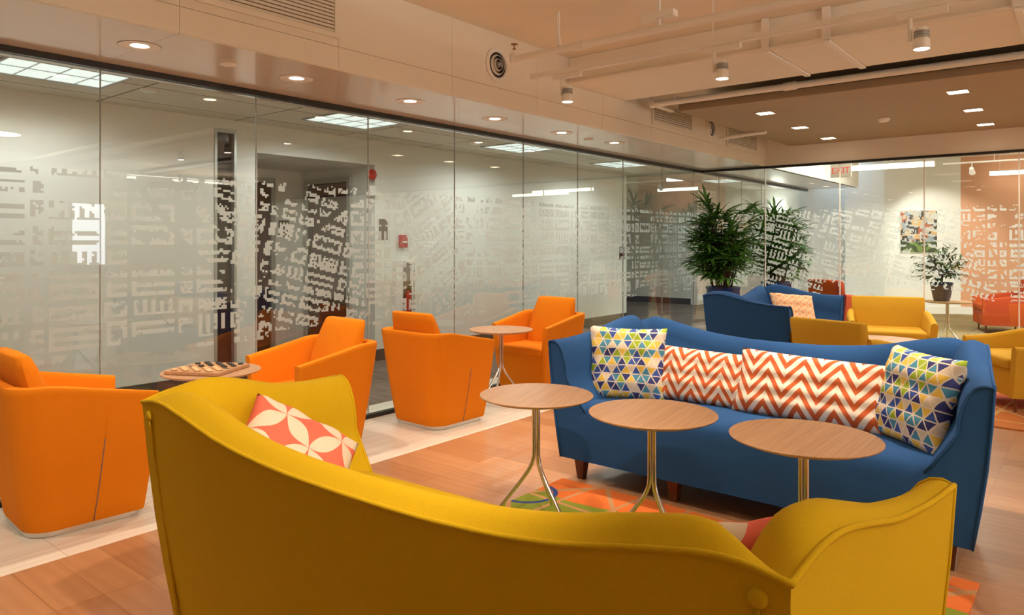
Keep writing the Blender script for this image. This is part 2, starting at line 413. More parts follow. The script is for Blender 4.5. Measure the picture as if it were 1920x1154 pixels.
# glossy soffit over the glass wall, with panel joints, and the fascia above it
joints = [-1.9, -0.45, 1.0]
mull = []
for px in (188, 480, 690, 852, 981, 1083, 1168, 1241, 1300):
    u = (px-960)/FPX; z = -GX/(sin(TH)-u*cos(TH)); mull.append(z*(cos(TH)+u*sin(TH)))
pw = (mull[5]-mull[0])/5
allm = [mull[0]-pw*k for k in range(6, 0, -1)] + mull + [mull[-1]+pw*k*0.9 for k in range(1, 4)]
allm = [y for y in allm if YR < y < 14.2]
mb = MB(); ys = [YR] + allm + [14.25]
for a, b in zip(ys, ys[1:]): mb.box(GX-0.25, BX-0.031, a+0.0008, b-0.0008, ZG, ZG+0.04)
struct(mb.build('ceiling', 'gloss_cream'))
mb = MB()
fj = [YR, -2.4, 0.2]
for px in (337, 635, 848, 1008, 1130, 1222):
    u = (px-960)/FPX; z = -BX/(sin(TH)-u*cos(TH)); fj.append(z*(cos(TH)+u*sin(TH)))
fj += [8.0, BY]
for a, b in zip(fj, fj[1:]):
    mb.box(BX-0.03, BX, a+0.0012, b-0.0012, ZG, ZG+0.128); mb.box(BX-0.03, BX-0.002, a+0.0012, b-0.0012, ZG+0.131, ZC)
mb.box(BX-0.06, BX-0.03, YR, BY+0.12, ZG+0.041, ZC+0.1)
struct(mb.build('wall_left', 'cream_paint'))
# far room keeps the soffit
struct(sb(BX-0.06, BX, BY+0.13, 14.25, ZG, 2.95).build('wall_left', 'white'))
struct(sb(BX-0.02, XR, BY-0.02, BY+0.12, ZG, ZC).build('wall_back', 'cream_paint'))
struct(sb(XR, XR+0.1, YR, 20, 0, 3.0).build('wall_right', 'cream_paint'))
struct(sb(CWX-1.2, XR+0.1, YR-0.1, YR, 0, 3.0).build('wall_front', 'cream_paint'))
# corridor
struct(sb(-13, GX-0.26, YR, FY, CCZ, CCZ+0.08).build('ceiling', 'tiles'))
struct(sb(GX-0.26, GX-0.24, YR, 14.25, ZG, CCZ+0.08).build('wall_corridor', 'white'))
RY0, RY1, SY0, SY1, CEND = 3.90, 5.38, 3.46, 3.68, 11.0
mb = MB()
mb.box(CWX-0.15, CWX, YR, SY0, 0, CCZ); mb.box(CWX-0.15, CWX, SY1, RY0, 0, CCZ)
mb.box(CWX-0.15, CWX, SY0, SY1, 2.42, CCZ); mb.box(CWX-0.15, CWX, RY0, RY1, 2.23, CCZ)
mb.box(CWX-0.15, CWX, RY1, CEND, 0, CCZ)
struct(mb.build('wall_corridor', 'white'))
mb = MB()   # recess: cheeks, back, lid
mb.box(-7.75, CWX-0.15, RY0-0.1, RY0, 0, 2.23); mb.box(-7.75, CWX-0.15, RY1, RY1+0.1, 0, 2.23)
mb.box(-7.85, -7.75, RY0-0.1, RY1+0.1, 0, 2.33); mb.box(-7.75, CWX-0.15, RY0-0.1, RY1+0.1, 2.23, 2.33)
struct(mb.build('wall_recess', 'white'))
mb = MB()
for a, b in ((YR, SY0), (SY1, RY0), (RY1, CEND)): mb.box(CWX, CWX+0.012, a, b, 0, 0.13)
struct(mb.build('baseboard_corridor', 'base'))
# opening at the end of the corridor, with walls further back
struct(MB().box(-13, CWX-0.15, CEND-0.12, CEND, 0, CCZ).box(-9.2, -9.05, CEND, FY, 0, CCZ).box(-9.05, -6.9, 14.6, 14.75, 0, CCZ).box(-6.9, -6.75, 14.6, FY+0.1, 0, CCZ).box(-6.75, -3.9, FY, FY+0.12, 0, CCZ).build('wall_corridor_end', 'white'))
struct(MB().box(-9.05, -6.9, 14.58, 14.6, 0, 0.13).box(-6.75, -3.9, FY-0.012, FY, 0, 0.13).build('baseboard_corridor_end', 'base'))
# sidelight in the corridor wall
o = struct(MB().box(CWX-0.10, CWX+0.01, SY0, SY0+0.025, 0, 2.42).box(CWX-0.10, CWX+0.01, SY1-0.025, SY1, 0, 2.42).box(CWX-0.10, CWX+0.01, SY0+0.025, SY1-0.025, 2.385, 2.42).box(CWX-0.1, CWX+0.01, SY0+0.025, SY1-0.025, 0, 0.03).build('window_2', 'aluminium'))
sb(CWX-0.06, CWX-0.045, SY0+0.02, SY1-0.02, 0.03, 2.39).build('pane', 'darkglass', o)
# doors in the recess
def door(name, x0, x1, y0, y1, z1, along):
    mb = MB(); t = 0.045
    if along == 'y':
        mb.box(x0, x1, y0, y1, 0.005, z1)
        fr = MB().box(x0-0.005, x1+0.03, y0-0.06, y0-0.003, 0, z1+0.06).box(x0-0.005, x1+0.03, y1+0.003, y1+0.06, 0, z1+0.06).box(x0-0.005, x1+0.03, y0-0.003, y1+0.003, z1+0.003, z1+0.06)
    else:
        mb.box(x0, x1, y0, y1, 0.005, z1)
        fr = MB().box(x0-0.06, x0-0.003, y0-0.012, y1, 0, z1+0.06).box(x1+0.003, x1+0.06, y0-0.012, y1, 0, z1+0.06).box(x0-0.003, x1+0.003, y0-0.012, y1, z1+0.003, z1+0.06)
    d = struct(mb.build(name, 'door', bevel=0.003, seg=1)); fr.build('door_frame', 'aluminium', d); return d
d1 = door('door_1', -7.62, -6.86, 5.345, 5.379, 2.06, 'x')
MB().lathe([(0.03,0),(0.03,0.004)], 16).tube([(0,0,0),(0,0,0.05),(-0.02,0,0.06),(-0.12,0,0.06)], 0.009, 8).build('door_handle', 'steel', d1).matrix_local = Matrix.Translation((-6.93, 5.345, 1.0)) @ Matrix.Rotation(pi/2, 4, 'X')
d2 = door('door_2', -7.74, -7.70, 3.99, 4.86, 2.06, 'y')
MB().lathe([(0.03,0),(0.03,0.01),(0.012,0.02),(0.012,0.04),(0.026,0.05),(0.026,0.07),(0.01,0.078)], 16).build('door_handle', M['steel'], d2).matrix_local = Matrix.Translation((-7.70, 4.78, 1.0)) @ Matrix.Rotation(pi/2, 4, 'Y')
# far room beyond the back glass
struct(MB().box(-3.9, -3.2, FY, FY+0.12, 0, 3).build('wall_far', 'white'))
pA = Vector((-3.2, FY-0.45, 0)); pB = Vector((-2.05, FY+0.30, 0))
def wallseg(a, b, t, z0, z1, name, m, bb=None):
    d = (b-a).normalized(); n = Vector((-d.y, d.x, 0))*t
    ring = lambda z: [(*(a).xy, z), (*(b).xy, z), (*(b+n).xy, z), (*(a+n).xy, z)]
    o = struct(MB().loft([ring(z0), ring(z1)], cap0=True, cap1=True).build(name, m))
    if bb:
        n2 = -n.normalized()*0.012
        ring = lambda z: [(*(a+n2).xy, z), (*(b+n2).xy, z), (*b.xy, z), (*a.xy, z)]
        struct(MB().loft([ring(0), ring(0.14)], cap0=True, cap1=True).build('baseboard_far', bb))
    return o
wallseg(Vector((-3.9, FY-0.45, 0)), pA, 0.1, 0, 3, 'wall_far', 'white', 'white')
wallseg(pA, pB, 0.1, 0, 3, 'wall_far', 'white', 'white')
wallseg(pB, Vector((0.3, FY+0.45, 0)), 0.1, 0, 3, 'wall_far', 'salmon', 'white')
wallseg(Vector((0.3, FY+0.45, 0)), Vector((XR, FY+0.55, 0)), 0.1, 0, 3, 'wall_far', 'white', 'white')
struct(sb(BX, XR, 12.6, 12.85, 2.72, 2.95).build('ceiling', 'white'))
# ------------------------------------------------------------------ windows with daylight (seen mirrored in the glass)
def daywin(name, x0, x1, y0, y1, z0, z1, axis):
    if axis == 'x':   # on a wall facing -Y
        f = struct(MB().box(x0, x1, y0, y1, z0, z0+0.05).box(x0, x1, y0, y1, z1-0.05, z1).box(x0, x0+0.05, y0, y1, z0+.05, z1-.05).box(x1-0.05, x1, y0, y1, z0+.05, z1-.05).box((x0+x1)/2-.02, (x0+x1)/2+.02, y0, y1, z0+.05, z1-.05).build(name, 'offwhite'))
        sb(x0+0.05, x1-0.05, (y0+y1)/2, (y0+y1)/2+0.005, z0+0.05, z1-0.05).build('pane', 'day', f)
    else:
        f = struct(MB().box(x0, x1, y0, y1, z0, z0+0.05).box(x0, x1, y0, y1, z1-0.05, z1).box(x0, x1, y0, y0+.05, z0+.05, z1-.05).box(x0, x1, y1-.05, y1, z0+.05, z1-.05).build(name, 'offwhite'))
        sb((x0+x1)/2, (x0+x1)/2+0.005, y0+0.05, y1-0.05, z0+0.05, z1-0.05).build('pane', 'day', f)
daywin('window_3', 0.5, 1.6, FY+0.49, FY+0.545, 1.0, 2.1, 'x')
daywin('window_4', XR-0.06, XR-0.002, 4.95, 5.6, 0.9, 2.1, 'y')
# ------------------------------------------------------------------ map pattern raster (city blocks) for the glass film
def city(s0, s1, z0, z1, seed, stars):
    c = 0.0125; NX = int((s1-s0)/c); NZ = int((z1-z0)/c); R = random.Random(seed)
    nx, nz = NX+120, NZ+160
    g = [[0]*nx for _ in range(nz)]
    # irregular street grid
    xs = [0]; 
    while xs[-1] < nx: xs.append(xs[-1]+R.choice([7,9,11,12,14,18,22]))
    zs = [0]
    while zs[-1] < nz: zs.append(zs[-1]+R.choice([6,7,8,9,9,11,13]))
    for i in range(len(xs)-1):
        for j in range(len(zs)-1):
            a0, a1 = xs[i]+1, xs[i+1]-1; b0, b1 = zs[j]+1, zs[j+1]-1
            if R.random() < 0.07: continue
            if R.random() < 0.5: b1 -= 1
            if R.random() < 0.3: a0 += 1
            ty = R.random()
            for a in range(a0, min(a1, nx)):
                for b in range(b0, min(b1, nz)):
                    e = min(a-a0, a1-1-a, b-b0, b1-1-b)
                    if ty < 0.45: on = e < 2 or (e == 2 and R.random() < 0.35)
                    elif ty < 0.70: on = (b-b0) % 4 < 2 or (a-a0 < 2)
                    elif ty < 0.85: on = (a-a0) % 4 < 2 or b == b0
                    else: on = R.random() < 0.85
                    if on and R.random() < 0.045: on = 0
                    g[b][a] = 1 if on else 0
            for q in range(R.randint(0, 3)):   # gaps
                ga, gb = R.randint(a0, a1), R.randint(b0, b1)
                for a in range(ga, min(ga+R.randint(1,4), nx)):
                    for b in range(gb, min(gb+R.randint(1,3), nz)): g[b][a] = 0
    # districts: stretches of the map whose grid is turned
    base = g; nx, nz = NX, NZ; g = [[0]*nx for _ in range(nz)]; cuts = [0]; 
    while cuts[-1] < nx: cuts.append(cuts[-1]+R.randint(45, 120))
    angs_ = [R.choice([0, 0, 0, .30, -.25, .55, 0]) for _ in cuts]
    for b in range(nz):
        for a in range(nx):
            k = 0; sl = int((b-nz/2)*.35)
            while k+1 < len(cuts) and cuts[k+1] <= a+sl: k += 1
            th = angs_[k]; ca, sa = cos(th), sin(th); da, db = a-cuts[k], b-nz/2
            A_ = int(da*ca+db*sa+cuts[k]+60) % (NX+120); B_ = int(-da*sa+db*ca+nz/2+80) % (NZ+160)
            g[b][a] = base[B_][A_]
    for _ in range(9):      # long avenues
        stars = list(stars)+[(R.uniform(s0, s1), R.uniform(z0, z1), .001, [(R.uniform(.3, 2.8), 1.2, R.uniform(.012, .024))])]
    for (sx, sz, rad, angs) in stars:           # round plaza with avenues
        cx, cz = (sx-s0)/c, (sz-z0)/c
        for b in range(nz):
            for a in range(nx):
                dx, dz = a+.5-cx, b+.5-cz
                if dx*dx+dz*dz < (rad/c)**2: g[b][a] = 0
                for an, ln, wd in angs:
                    ca, sa = cos(an), sin(an); t = dx*ca+dz*sa
                    if 0 < t < ln/c and abs(-dx*sa+dz*ca) < wd/c: g[b][a] = 0
    # broken lower and upper edges
    for a in range(nx):
        top = R.randint(0, 2)
        for b in range(nz-1-top, nz): g[b][a] = 0
    a = 0
    while a < nx:
        wd_, hh_ = R.randint(6, 20), R.choice([0, 0, 4, 8, 12])
        for q in range(a, min(a+wd_, nx)):
            for b in range(0, hh_): g[b][q] = 0
        a += wd_
    return g, c
def film(g, c, s0, z0, lo, hi, place):
    mb = MB()
    for b, row in enumerate(g):
        a = 0; n = len(row)
        while a < n:
            if row[a]:
                e = a
                while e < n and row[e]: e += 1
                p0, p1 = max(lo, s0+a*c), min(hi, s0+e*c)
                if p1 > p0:
                    za, zb = z0+b*c, z0+(b+1)*c
                    mb.quad(place(p0, za), place(p1, za), place(p1, zb), place(p0, zb))
                a = e
            else: a += 1
    return mb
st = lambda *angs: [(radians(a), l, w) for a, l, w in angs]
stars = [(4.87, 1.36, 0.075, st((118, .8, .028), (90, .8, .02), (62, .7, .02), (205, 1.5, .028), (250, .7, .022), (285, .7, .018), (325, 1.0, .022), (0, 1.2, .016), (180, 1.0, .016), (140, .5, .018))),
         (8.3, 1.45, 0.06, st((60, .6, .02), (120, .6, .02), (240, .8, .02), (300, .8, .02), (90, .6, .015))),
         (3.2, 1.5, 0.03, st((35, .6, .025), (215, .9, .025))), (2.2, 1.3, 0.03, st((130, .6, .02), (-40, .8, .02)))]
GL, cc = city(0.0, 9.5, 0.70, 1.78, 5, stars)
GB, cc = city(-4.3, 2.0, 0.70, 1.78, 11, [(-2.9, 1.3, 0.06, st((60, .6, .02), (120, .6, .02), (215, .8, .02), (300, .8, .02))), (-1.2, 1.5, 0.04, st((20, .8, .02), (200, .8, .02), (250, .9, .02)))])
# ------------------------------------------------------------------ glass walls
wn = struct(MB().box(GX-0.03, GX+0.03, YR, 14.25, ZG-0.035, ZG).box(GX-0.025, GX+0.025, YR, 14.25, 0, 0.03).build('trim_1', 'black'))
gy = [YR] + allm + [14.25]; gy = [y for y in gy if y >= -3.5 or y == YR]
k = 1
for a, b in zip(gy, gy[1:]):
    o = struct(sb(GX-0.006, GX+0.006, a+0.002, b-0.002, 0.03, ZG-0.035).build('window_%d' % (k+10), 'glass'))
    if b > 0 and a < BY:
        fm = film(GL, cc, 0.0, 0.70, max(a+0.004, 0), min(b-0.004, BY-0.05), lambda s, z: (GX+0.0075, s, z))
        if fm.f: fm.build('frosted_map_film', 'film', o, recalc=False)
    k += 1
mb = MB()
for y in allm: mb.box(GX-0.0065, GX+0.0065, y-0.002, y+0.002, 0.03, ZG-0.035)
struct(mb.build('trim_2', 'grey'))
# back glass
bx = []
for px in (1575, 1733, 1911):
    u = (px-960)/FPX; z = BY/(cos(TH)+u*sin(TH)); bx.append(z*(-sin(TH)+u*cos(TH)))
u = (1435-960)/FPX; z = BY/(cos(TH)+u*sin(TH)); bx.insert(0, z*(-sin(TH)+u*cos(TH)))
step = bx[3]-bx[2]
while bx[-1]+step < XR: bx.append(bx[-1]+step)
struct(MB().box(GX+0.03, XR, BY-0.03, BY+0.03, ZG-0.03, ZG-0.0005).box(GX+0.03, XR, BY-0.025, BY+0.025, 0, 0.03).build('trim_3', 'black'))
gx = [GX+0.03] + bx + [XR]
for q, (a, b) in enumerate(zip(gx, gx[1:])):
    o = struct(sb(a+0.002, b-0.002, BY-0.006, BY+0.006, 0.03, ZG-0.03).build('window_%d' % (q+40), 'glass'))
    if a < 2.0:
        fm = film(GB, cc, -4.3, 0.70, a+0.004, min(b-0.004, 2.0), lambda s, z: (s, BY-0.0075, z))
        if fm.f: fm.build('frosted_map_film', 'film', o, recalc=False)
mb = MB()
for x in bx: mb.box(x-0.006, x+0.006, BY-0.007, BY+0.007, 0.03, ZG-0.03)
struct(mb.build('trim_4', 'offwhite'))
# ------------------------------------------------------------------ duct, drop panel
struct(MB().box(BX, XR, 4.97, 5.87, 2.67, ZC).box(BX, XR, 4.94, 4.965, 2.67, 2.69).build('ceiling', 'cream_paint', bevel=0.004, seg=1))
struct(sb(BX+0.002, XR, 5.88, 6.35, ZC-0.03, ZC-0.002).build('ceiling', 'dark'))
struct(sb(-3.13, XR, 6.35, BY-0.021, 2.60, 2.67).build('ceiling', 'panelpaint', bevel=0.005, seg=1))
# slanted strips on the duct
for i, px in enumerate((1439, 1542, 1910)):
    p = onh(px, 97 if i == 0 else (70 if i == 1 else 18), 2.668)
    o = MB().box(p.x-0.025, p.x+0.025, 4.925, 4.938, 2.675, ZC-0.003).box(p.x-0.02, p.x+0.02, 4.94, 5.87, 2.655, 2.668).build('duct_strap', 'offwhite')
    tag(o, ['flat painted strap round the duct nearest the round wall diffuser', 'flat painted strap round the duct between the middle and right track spots', 'flat painted strap round the duct at the right edge of the picture'][i], 'duct strap', 'straps round the ceiling duct')
# ------------------------------------------------------------------ sofas
def smooth(t): t = max(0, min(1, t)); return t*t*(3-2*t)
def make_sofa(name, label, m, loc, rz, half=1.0, buttons=True):
    root = thing(name, label, 'sofa', loc, rz)
    w = half; L = lambda a, b, t: a+(b-a)*t
    HT, HC, HM = 0.775, 0.875, 0.795
    OB = [(-w, -.42), (-(w-.09), .34), (w-.09, .34), (w, -.42)]
    OT = [(-(w+.075), -.43), (-(w-.04), .42), (w-.04, .42), (w+.075, -.43)]
    IT = [(-(w+.075)+.125, -.43), (-(w-.04)+.13, .29), (w-.04-.13, .29), (w+.075-.125, -.43)]
    IB = [(-w+.17, -.42), (-(w-.09)+.17, .13), (w-.09-.17, .13), (w-.17, -.42)]
    def prof(seg, t):
        if seg == 1: return avg(BACK, min(t, 1-t)*2*(w-.04))
        return avg(ARM, (1-(t if seg == 0 else 1-t))*.9)
    ARM = [(0, .835), (.10, .858), (.19, .863), (.30, .845), (.50, .802), (.74, .780), (.92, .778)]
    BACK = [(0, .835), (.10, .853), (.27, .820), (.40, .790), (.55, .769), (.75, .755), (.96, .752)]
    def lin(tab, x):
        x = max(0, x)
        for (x0, y0), (x1, y1) in zip(tab, tab[1:]):
            if x <= x1: return y0+(y1-y0)*(x-x0)/(x1-x0)
        return tab[-1][1]
    def avg(tab, x):
        k = min(.05, x); return sum(lin(tab, x+k*o_/4) for o_ in range(-4, 5))/9
    rings = []; piping = []
    for seg in range(3):
        n = 20 if seg != 1 else 40
        for i in range(n+1):
            if seg and i == 0: continue
            t = i/n; t = .5-.5*cos(pi*t) if seg == 1 else (1-(1-t)**1.6 if seg == 0 else t**1.6); h = prof(seg, t)
            P = lambda R: (L(R[seg][0], R[seg+1][0], t), L(R[seg][1], R[seg+1][1], t))
            ob, ot, it, ib = P(OB), P(OT), P(IT), P(IB)
            q = (t if seg == 0 else 1-t) if seg != 1 else 1.0
            Rr = L(.20, .085, smooth(q)); dc = (min(t, 1-t)*2*(w-.04) if seg == 1 else (1-q)*.85)
            crown = L(.022, .042, smooth(q))*smooth((dc+.012)/.10)
            ring = []
            for s in (0, .25, .5, .75, 1):
                bul = 0.012*sin(pi*s)
                dx, dy = ot[0]-it[0], ot[1]-it[1]; dl = sqrt(dx*dx+dy*dy)
                ring.append((L(ob[0], ot[0], s)+dx/dl*bul, L(ob[1], ot[1], s)+dy/dl*bul, L(.125, h, s)))
            piping.append((ring[-1][0], ring[-1][1], h))
            for j in range(1, 9):
                a = pi/2*j/8
                f = sin(a); g = 1-cos(a)
                lift = crown*sin(pi*f**1.3)**.75
                ring.append((L(ot[0], it[0], f), L(ot[1], it[1], f), h-Rr*g+lift))
            z0 = h-Rr
            for s in (.25, .5, .75, 1):
                ring.append((L(it[0], ib[0], s), L(it[1], ib[1], s), L(z0, .40, s)))
            rings.append(ring)
    mb = MB(); mb.loft(rings, closed=False)
    # arm front faces
    nn = len(rings[0])
    for e in (0, -1):
        r = rings[e]; ibx, iby, _ = r[-1]
        r2 = r + [(ibx, iby, .125)]
        cx = (r[0][0]+ibx)/2; cy = sum(p[1] for p in r)/nn-0.006; cz = .40
        mb.add(r2+[(cx, cy, cz)], [(i, (i+1) % len(r2), len(r2)) for i in range(len(r2))])
    # underside
    mb.add([(x, y, .125) for x, y in OB], [(0, 1, 2, 3)])
    mb.build('upholstered_shell', m, root, smooth=38)
    # seat
    s = MB(); pr = [(-.415, .125), (-.425, .25), (-.428, .36), (-.42, .405), (-.395, .435), (-.34, .450), (-.15, .452), (.05, .445), (.25, .435), (.25, .125)]
    nx = 24; rr = []
    for i in range(nx+1):
        t = i/nx*2-1; x0 = t*(w-.125); cr = 0.012*(1-t*t)
        rr.append([(x0 if y < -.1 else x0*(w-.2)/(w-.125), y, z+(cr if z > .4 else 0)) for y, z in pr])
    s.loft(rr, closed=True, cap0=True, cap1=True).build('seat', m, root, smooth=50)
    p = MB().tube(piping, .0065, 8)
    for e in (0, -1): p.tube([(q[0]*1.0, q[1]-.004, q[2]) for q in rings[e]], .0055, 8)
    p.build('piping', m, root, smooth=180)
    # bottom welt and legs
    for (x, y) in ((-w+.09, -.34), (0-.33, -.34), (.33, -.34), (w-.09, -.34), (-w+.2, .26), (w-.2, .26)):
        a, b = .032, .019
        MB().loft([[(x+sx*a, y+sy*a, .125) for sx, sy in ((-1,-1),(1,-1),(1,1),(-1,1))], [(x+sx*b, y+sy*b, 0) for sx, sy in ((-1,-1),(1,-1),(1,1),(-1,1))]], cap0=True, cap1=True).build('leg', 'legwood', root)
    if buttons:
        for sx in (-1, 1):
            zt, inset = .80, .045
            def P3(z): 
                q = (z-.125)/(.86-.125); return (sx*(w-.09-inset+.05*q), .342+.078*q+.006, z)
            o = MB().lathe([(0.0, .007), (.009, .0067), (.014, .0045), (.016, 0), (.016, -.01)], 20).build('button', m, root, smooth=50)
            o.matrix_local = Matrix.Translation((P3(zt)[0], P3(zt)[1]+.001, zt)) @ Matrix.Rotation(-pi/2+.11, 4, 'X')
            MB().tube([P3(.13+.655*i/24) if i % 2 else tuple(Vector(P3(.13+.655*i/24))+Vector((0, .0025, 0))) for i in range(25)], .005, 6).build('seam', m, root, smooth=180)
    return root
yel = make_sofa('camelback_sofa', 'mustard yellow sofa with high curved wings seen from behind in the foreground', 'yellow', (-1.36, 1.475, .0112), pi+0.028, half=1.035)
blu = make_sofa('camelback_sofa', 'long blue sofa with wavy back holding chevron and triangle cushions', 'blue', (-1.395, 3.80, 0), 0)
blu2 = make_sofa('camelback_sofa', 'blue loveseat with peach lattice cushion beside the tall palm, far from camera', 'blue', (-2.56, 7.33, 0), pi/2, half=0.80)
# ------------------------------------------------------------------ cushions
def make_cushion(name, label, m, W, H, T, loc, rx, ry, rz, group=None, pinch=0.06, seed=1):
    R = random.Random(seed); ph = [R.uniform(0, 6) for _ in range(4)]
    def f(side):
        def g(u, v):
            a, b = u*2-1, v*2-1
            px = W/2*a*(1-pinch*(1-b*b)); pz = H/2*b*(1-pinch*(1-a*a))
            t = (max(0, (1-a**4))*max(0, (1-b**4)))**0.55
            wr = 0.006*sin(9*a+ph[0]+3*b)*(1-abs(t-.4))+0.004*sin(13*b+ph[1])
            return (px, side*(T/2*t)+wr*t**.3*min(1, t*3), pz+H/2)
        return g
    mb = MB(); mb.grid(f(-1), 26, 26); mb.grid(f(1), 26, 26)
    o = mb.build(name, m, smooth=180, recalc=False)
    bm = bmesh.new(); bm.from_mesh(o.data); bmesh.ops.remove_doubles(bm, verts=bm.verts, dist=0.0008); bmesh.ops.recalc_face_normals(bm, faces=bm.faces); bm.to_mesh(o.data); bm.free()
    o.data.polygons.foreach_set('use_smooth', [True]*len(o.data.polygons))
    cl = (abs(W*sin(ry))+abs(H*cos(ry)))/2*.93
    o.matrix_world = Matrix.Translation(loc) @ Matrix.Rotation(rz, 4, 'Z') @ Matrix.Rotation(rx, 4, 'X') @ Matrix.Translation((0, 0, cl)) @ Matrix.Rotation(ry, 4, 'Y') @ Matrix.Translation((0, 0, -H/2))
    return tag(o, label, 'cushion', group)
SZ = .452
make_cushion('throw_pillow', 'square triangle-patterned cushion in the left corner of the long blue sofa', 'triangles', .45, .43, .15, (-2.12, 3.64, SZ-.005), -.26, 0.02, .45, seed=2)
make_cushion('lumbar_pillow', 'orange and white chevron cushion leaning beside the left triangle cushion', 'chevron', .72, .32, .14, (-1.72, 3.76, SZ-.005), -.42, .03, .03, 'chevron cushions on the blue sofa', pinch=.04, seed=3)
make_cushion('lumbar_pillow', 'orange and white chevron cushion beside the right triangle cushion, overlapping its twin', 'chevron', .80, .35, .15, (-1.12, 3.70, SZ-.005), -.42, .03, .0, 'chevron cushions on the blue sofa', pinch=.04, seed=4)
make_cushion('throw_pillow', 'square triangle-patterned cushion slumped against the right arm of the blue sofa', 'triangles', .42, .44, .15, (-.68, 3.62, SZ-.01), -.28, .04, -.66, seed=5)
make_cushion('throw_pillow', 'coral and cream petal cushion with navy corner, left end of the yellow sofa', 'petals', .40, .40, .12, (-1.86, 1.40, SZ), -.80, .83, pi/2+.1, seed=6)
make_cushion('throw_pillow', 'coral and cream petal cushion lying low at the right end of the yellow sofa', 'petals2', .34, .38, .12, (-.60, 1.38, SZ), -.22, .10, pi+.64, seed=7)
make_cushion('throw_pillow', 'peach lattice-patterned cushion on the far blue loveseat', 'lattice', .46, .42, .14, (-2.40, 7.62, SZ), -.6, .10, pi/2-.8, seed=8)
# ------------------------------------------------------------------ side tables
def make_table(name, label, loc, group=None, R=.272, H=.61, rz=0, m='oak'):
    root = thing(name, label, 'side table', loc, rz, group)
    MB().lathe([(.001, H-.020), (R-.035, H-.020), (R-.004, H-.008), (R, H-.004), (R, H-.0015), (R-.0015, H), (.001, H)], 64, cap=False).build('tabletop', m, root, smooth=25)
    MB().lathe([(.06, H-.024), (.06, H-.0205)], 24).build('top_plate', 'steel', root)
    for k in range(3):
        a = radians(90+120*k); c, s_ = cos(a), sin(a); pts = []
        for z, r in ((H-.024, .0125), (.42, .0125), (.335, .0125), (.30, .016), (.27, .026), (.235, .047), (.19, .082), (.14, .124), (.09, .165), (.05, .195), (.03, .209), (.0095, .222)):
            pts.append((c*r, s_*r, z))
        # smooth with catmull
        sm = []
        for i in range(len(pts)-1):
            p0, p1, p2, p3 = [Vector(pts[max(0, min(len(pts)-1, j))]) for j in (i-1, i, i+1, i+2)]
            for q in range(3):
                t = q/3; sm.append(.5*((2*p1)+(-p0+p2)*t+(2*p0-5*p1+4*p2-p3)*t*t+(-p0+3*p1-3*p2+p3)*t**3))
        sm.append(Vector(pts[-1]))
        MB().tube(sm, .0092, 12).build('leg', 'chrome', root, smooth=50)
    return root
g = 'oak topped side tables on three chrome legs'
T1 = make_table('side_table', 'round oak side table nearest the left arm of the blue sofa', (-2.10, 2.76, .0112), g, rz=.3)
dup(T1, (-1.49, 2.78, .0112), .15, 'round oak side table in the middle of the three before the blue sofa')
dup(T1, (-.865, 2.80, .0112), .0, 'round oak side table at the right of the three before the blue sofa')
TC = dup(T1, (-3.99, 2.14, 0), .5, 'round oak side table carrying the checkers board')
dup(T1, (-3.97, 4.72, 0), .9, 'empty round oak side table between two orange chairs by the glass')
TP = dup(T1, (-1.50, 10.52, 0), .2, 'small round side table carrying a potted plant behind the back glass')
# checkers
root = thing('checkers_board', 'wooden checkers board with black and pale pieces on a round side table', 'game board', (-3.99, 2.12, .612), .50)
MB().box(-.165, .165, -.165, .165, 0, .018).build('board_base', 'oak', root, bevel=.003, seg=2)
MB().grid(lambda u, v: (-.145+.29*u, -.145+.29*v, .0186), 1, 1).build('playing_field', 'checks', root)
pc = MB().lathe([(.001, 0), (.0145, 0), (.0155, .002), (.0155, .006), (.0135, .008), (.010, .0068), (.001, .0068)], 20, cap=False).build('checker_piece', 'checker_black', smooth=40)
bl_m = pc.data; pc2m = pc.data.copy(); pc2m.materials[0] = M['checker_white']
rot = Matrix.Rotation(.50, 3, 'Z'); n = 0; R = random.Random(4); first = True
for i in range(8):
    for j in range(8):
        if (i+j) % 2: continue
        blk = j >= 5 or (j == 4 and i in (2, 6)); wh = j <= 2 or (j == 3 and i == 5)
        if j in (5,) and i in (1,): blk = False
        if not (blk or wh): continue
        p = rot @ Vector((-.145+.29*(i+.5)/8, -.145+.29*(j+.5)/8, 0))
        o = pc if first else pc.copy(); o.data = bl_m
        if not first: col.objects.link(o)
        first = False
        if not blk: o.data = pc2m
        o.location = (-3.99+p.x, 2.12+p.y, .612+.0188)
        tag(o, 'round black checker among the black pieces on the board' if blk else 'round pale wooden checker among the pale pieces on the board', 'checker', 'black checkers on the board' if blk else 'pale checkers on the board')
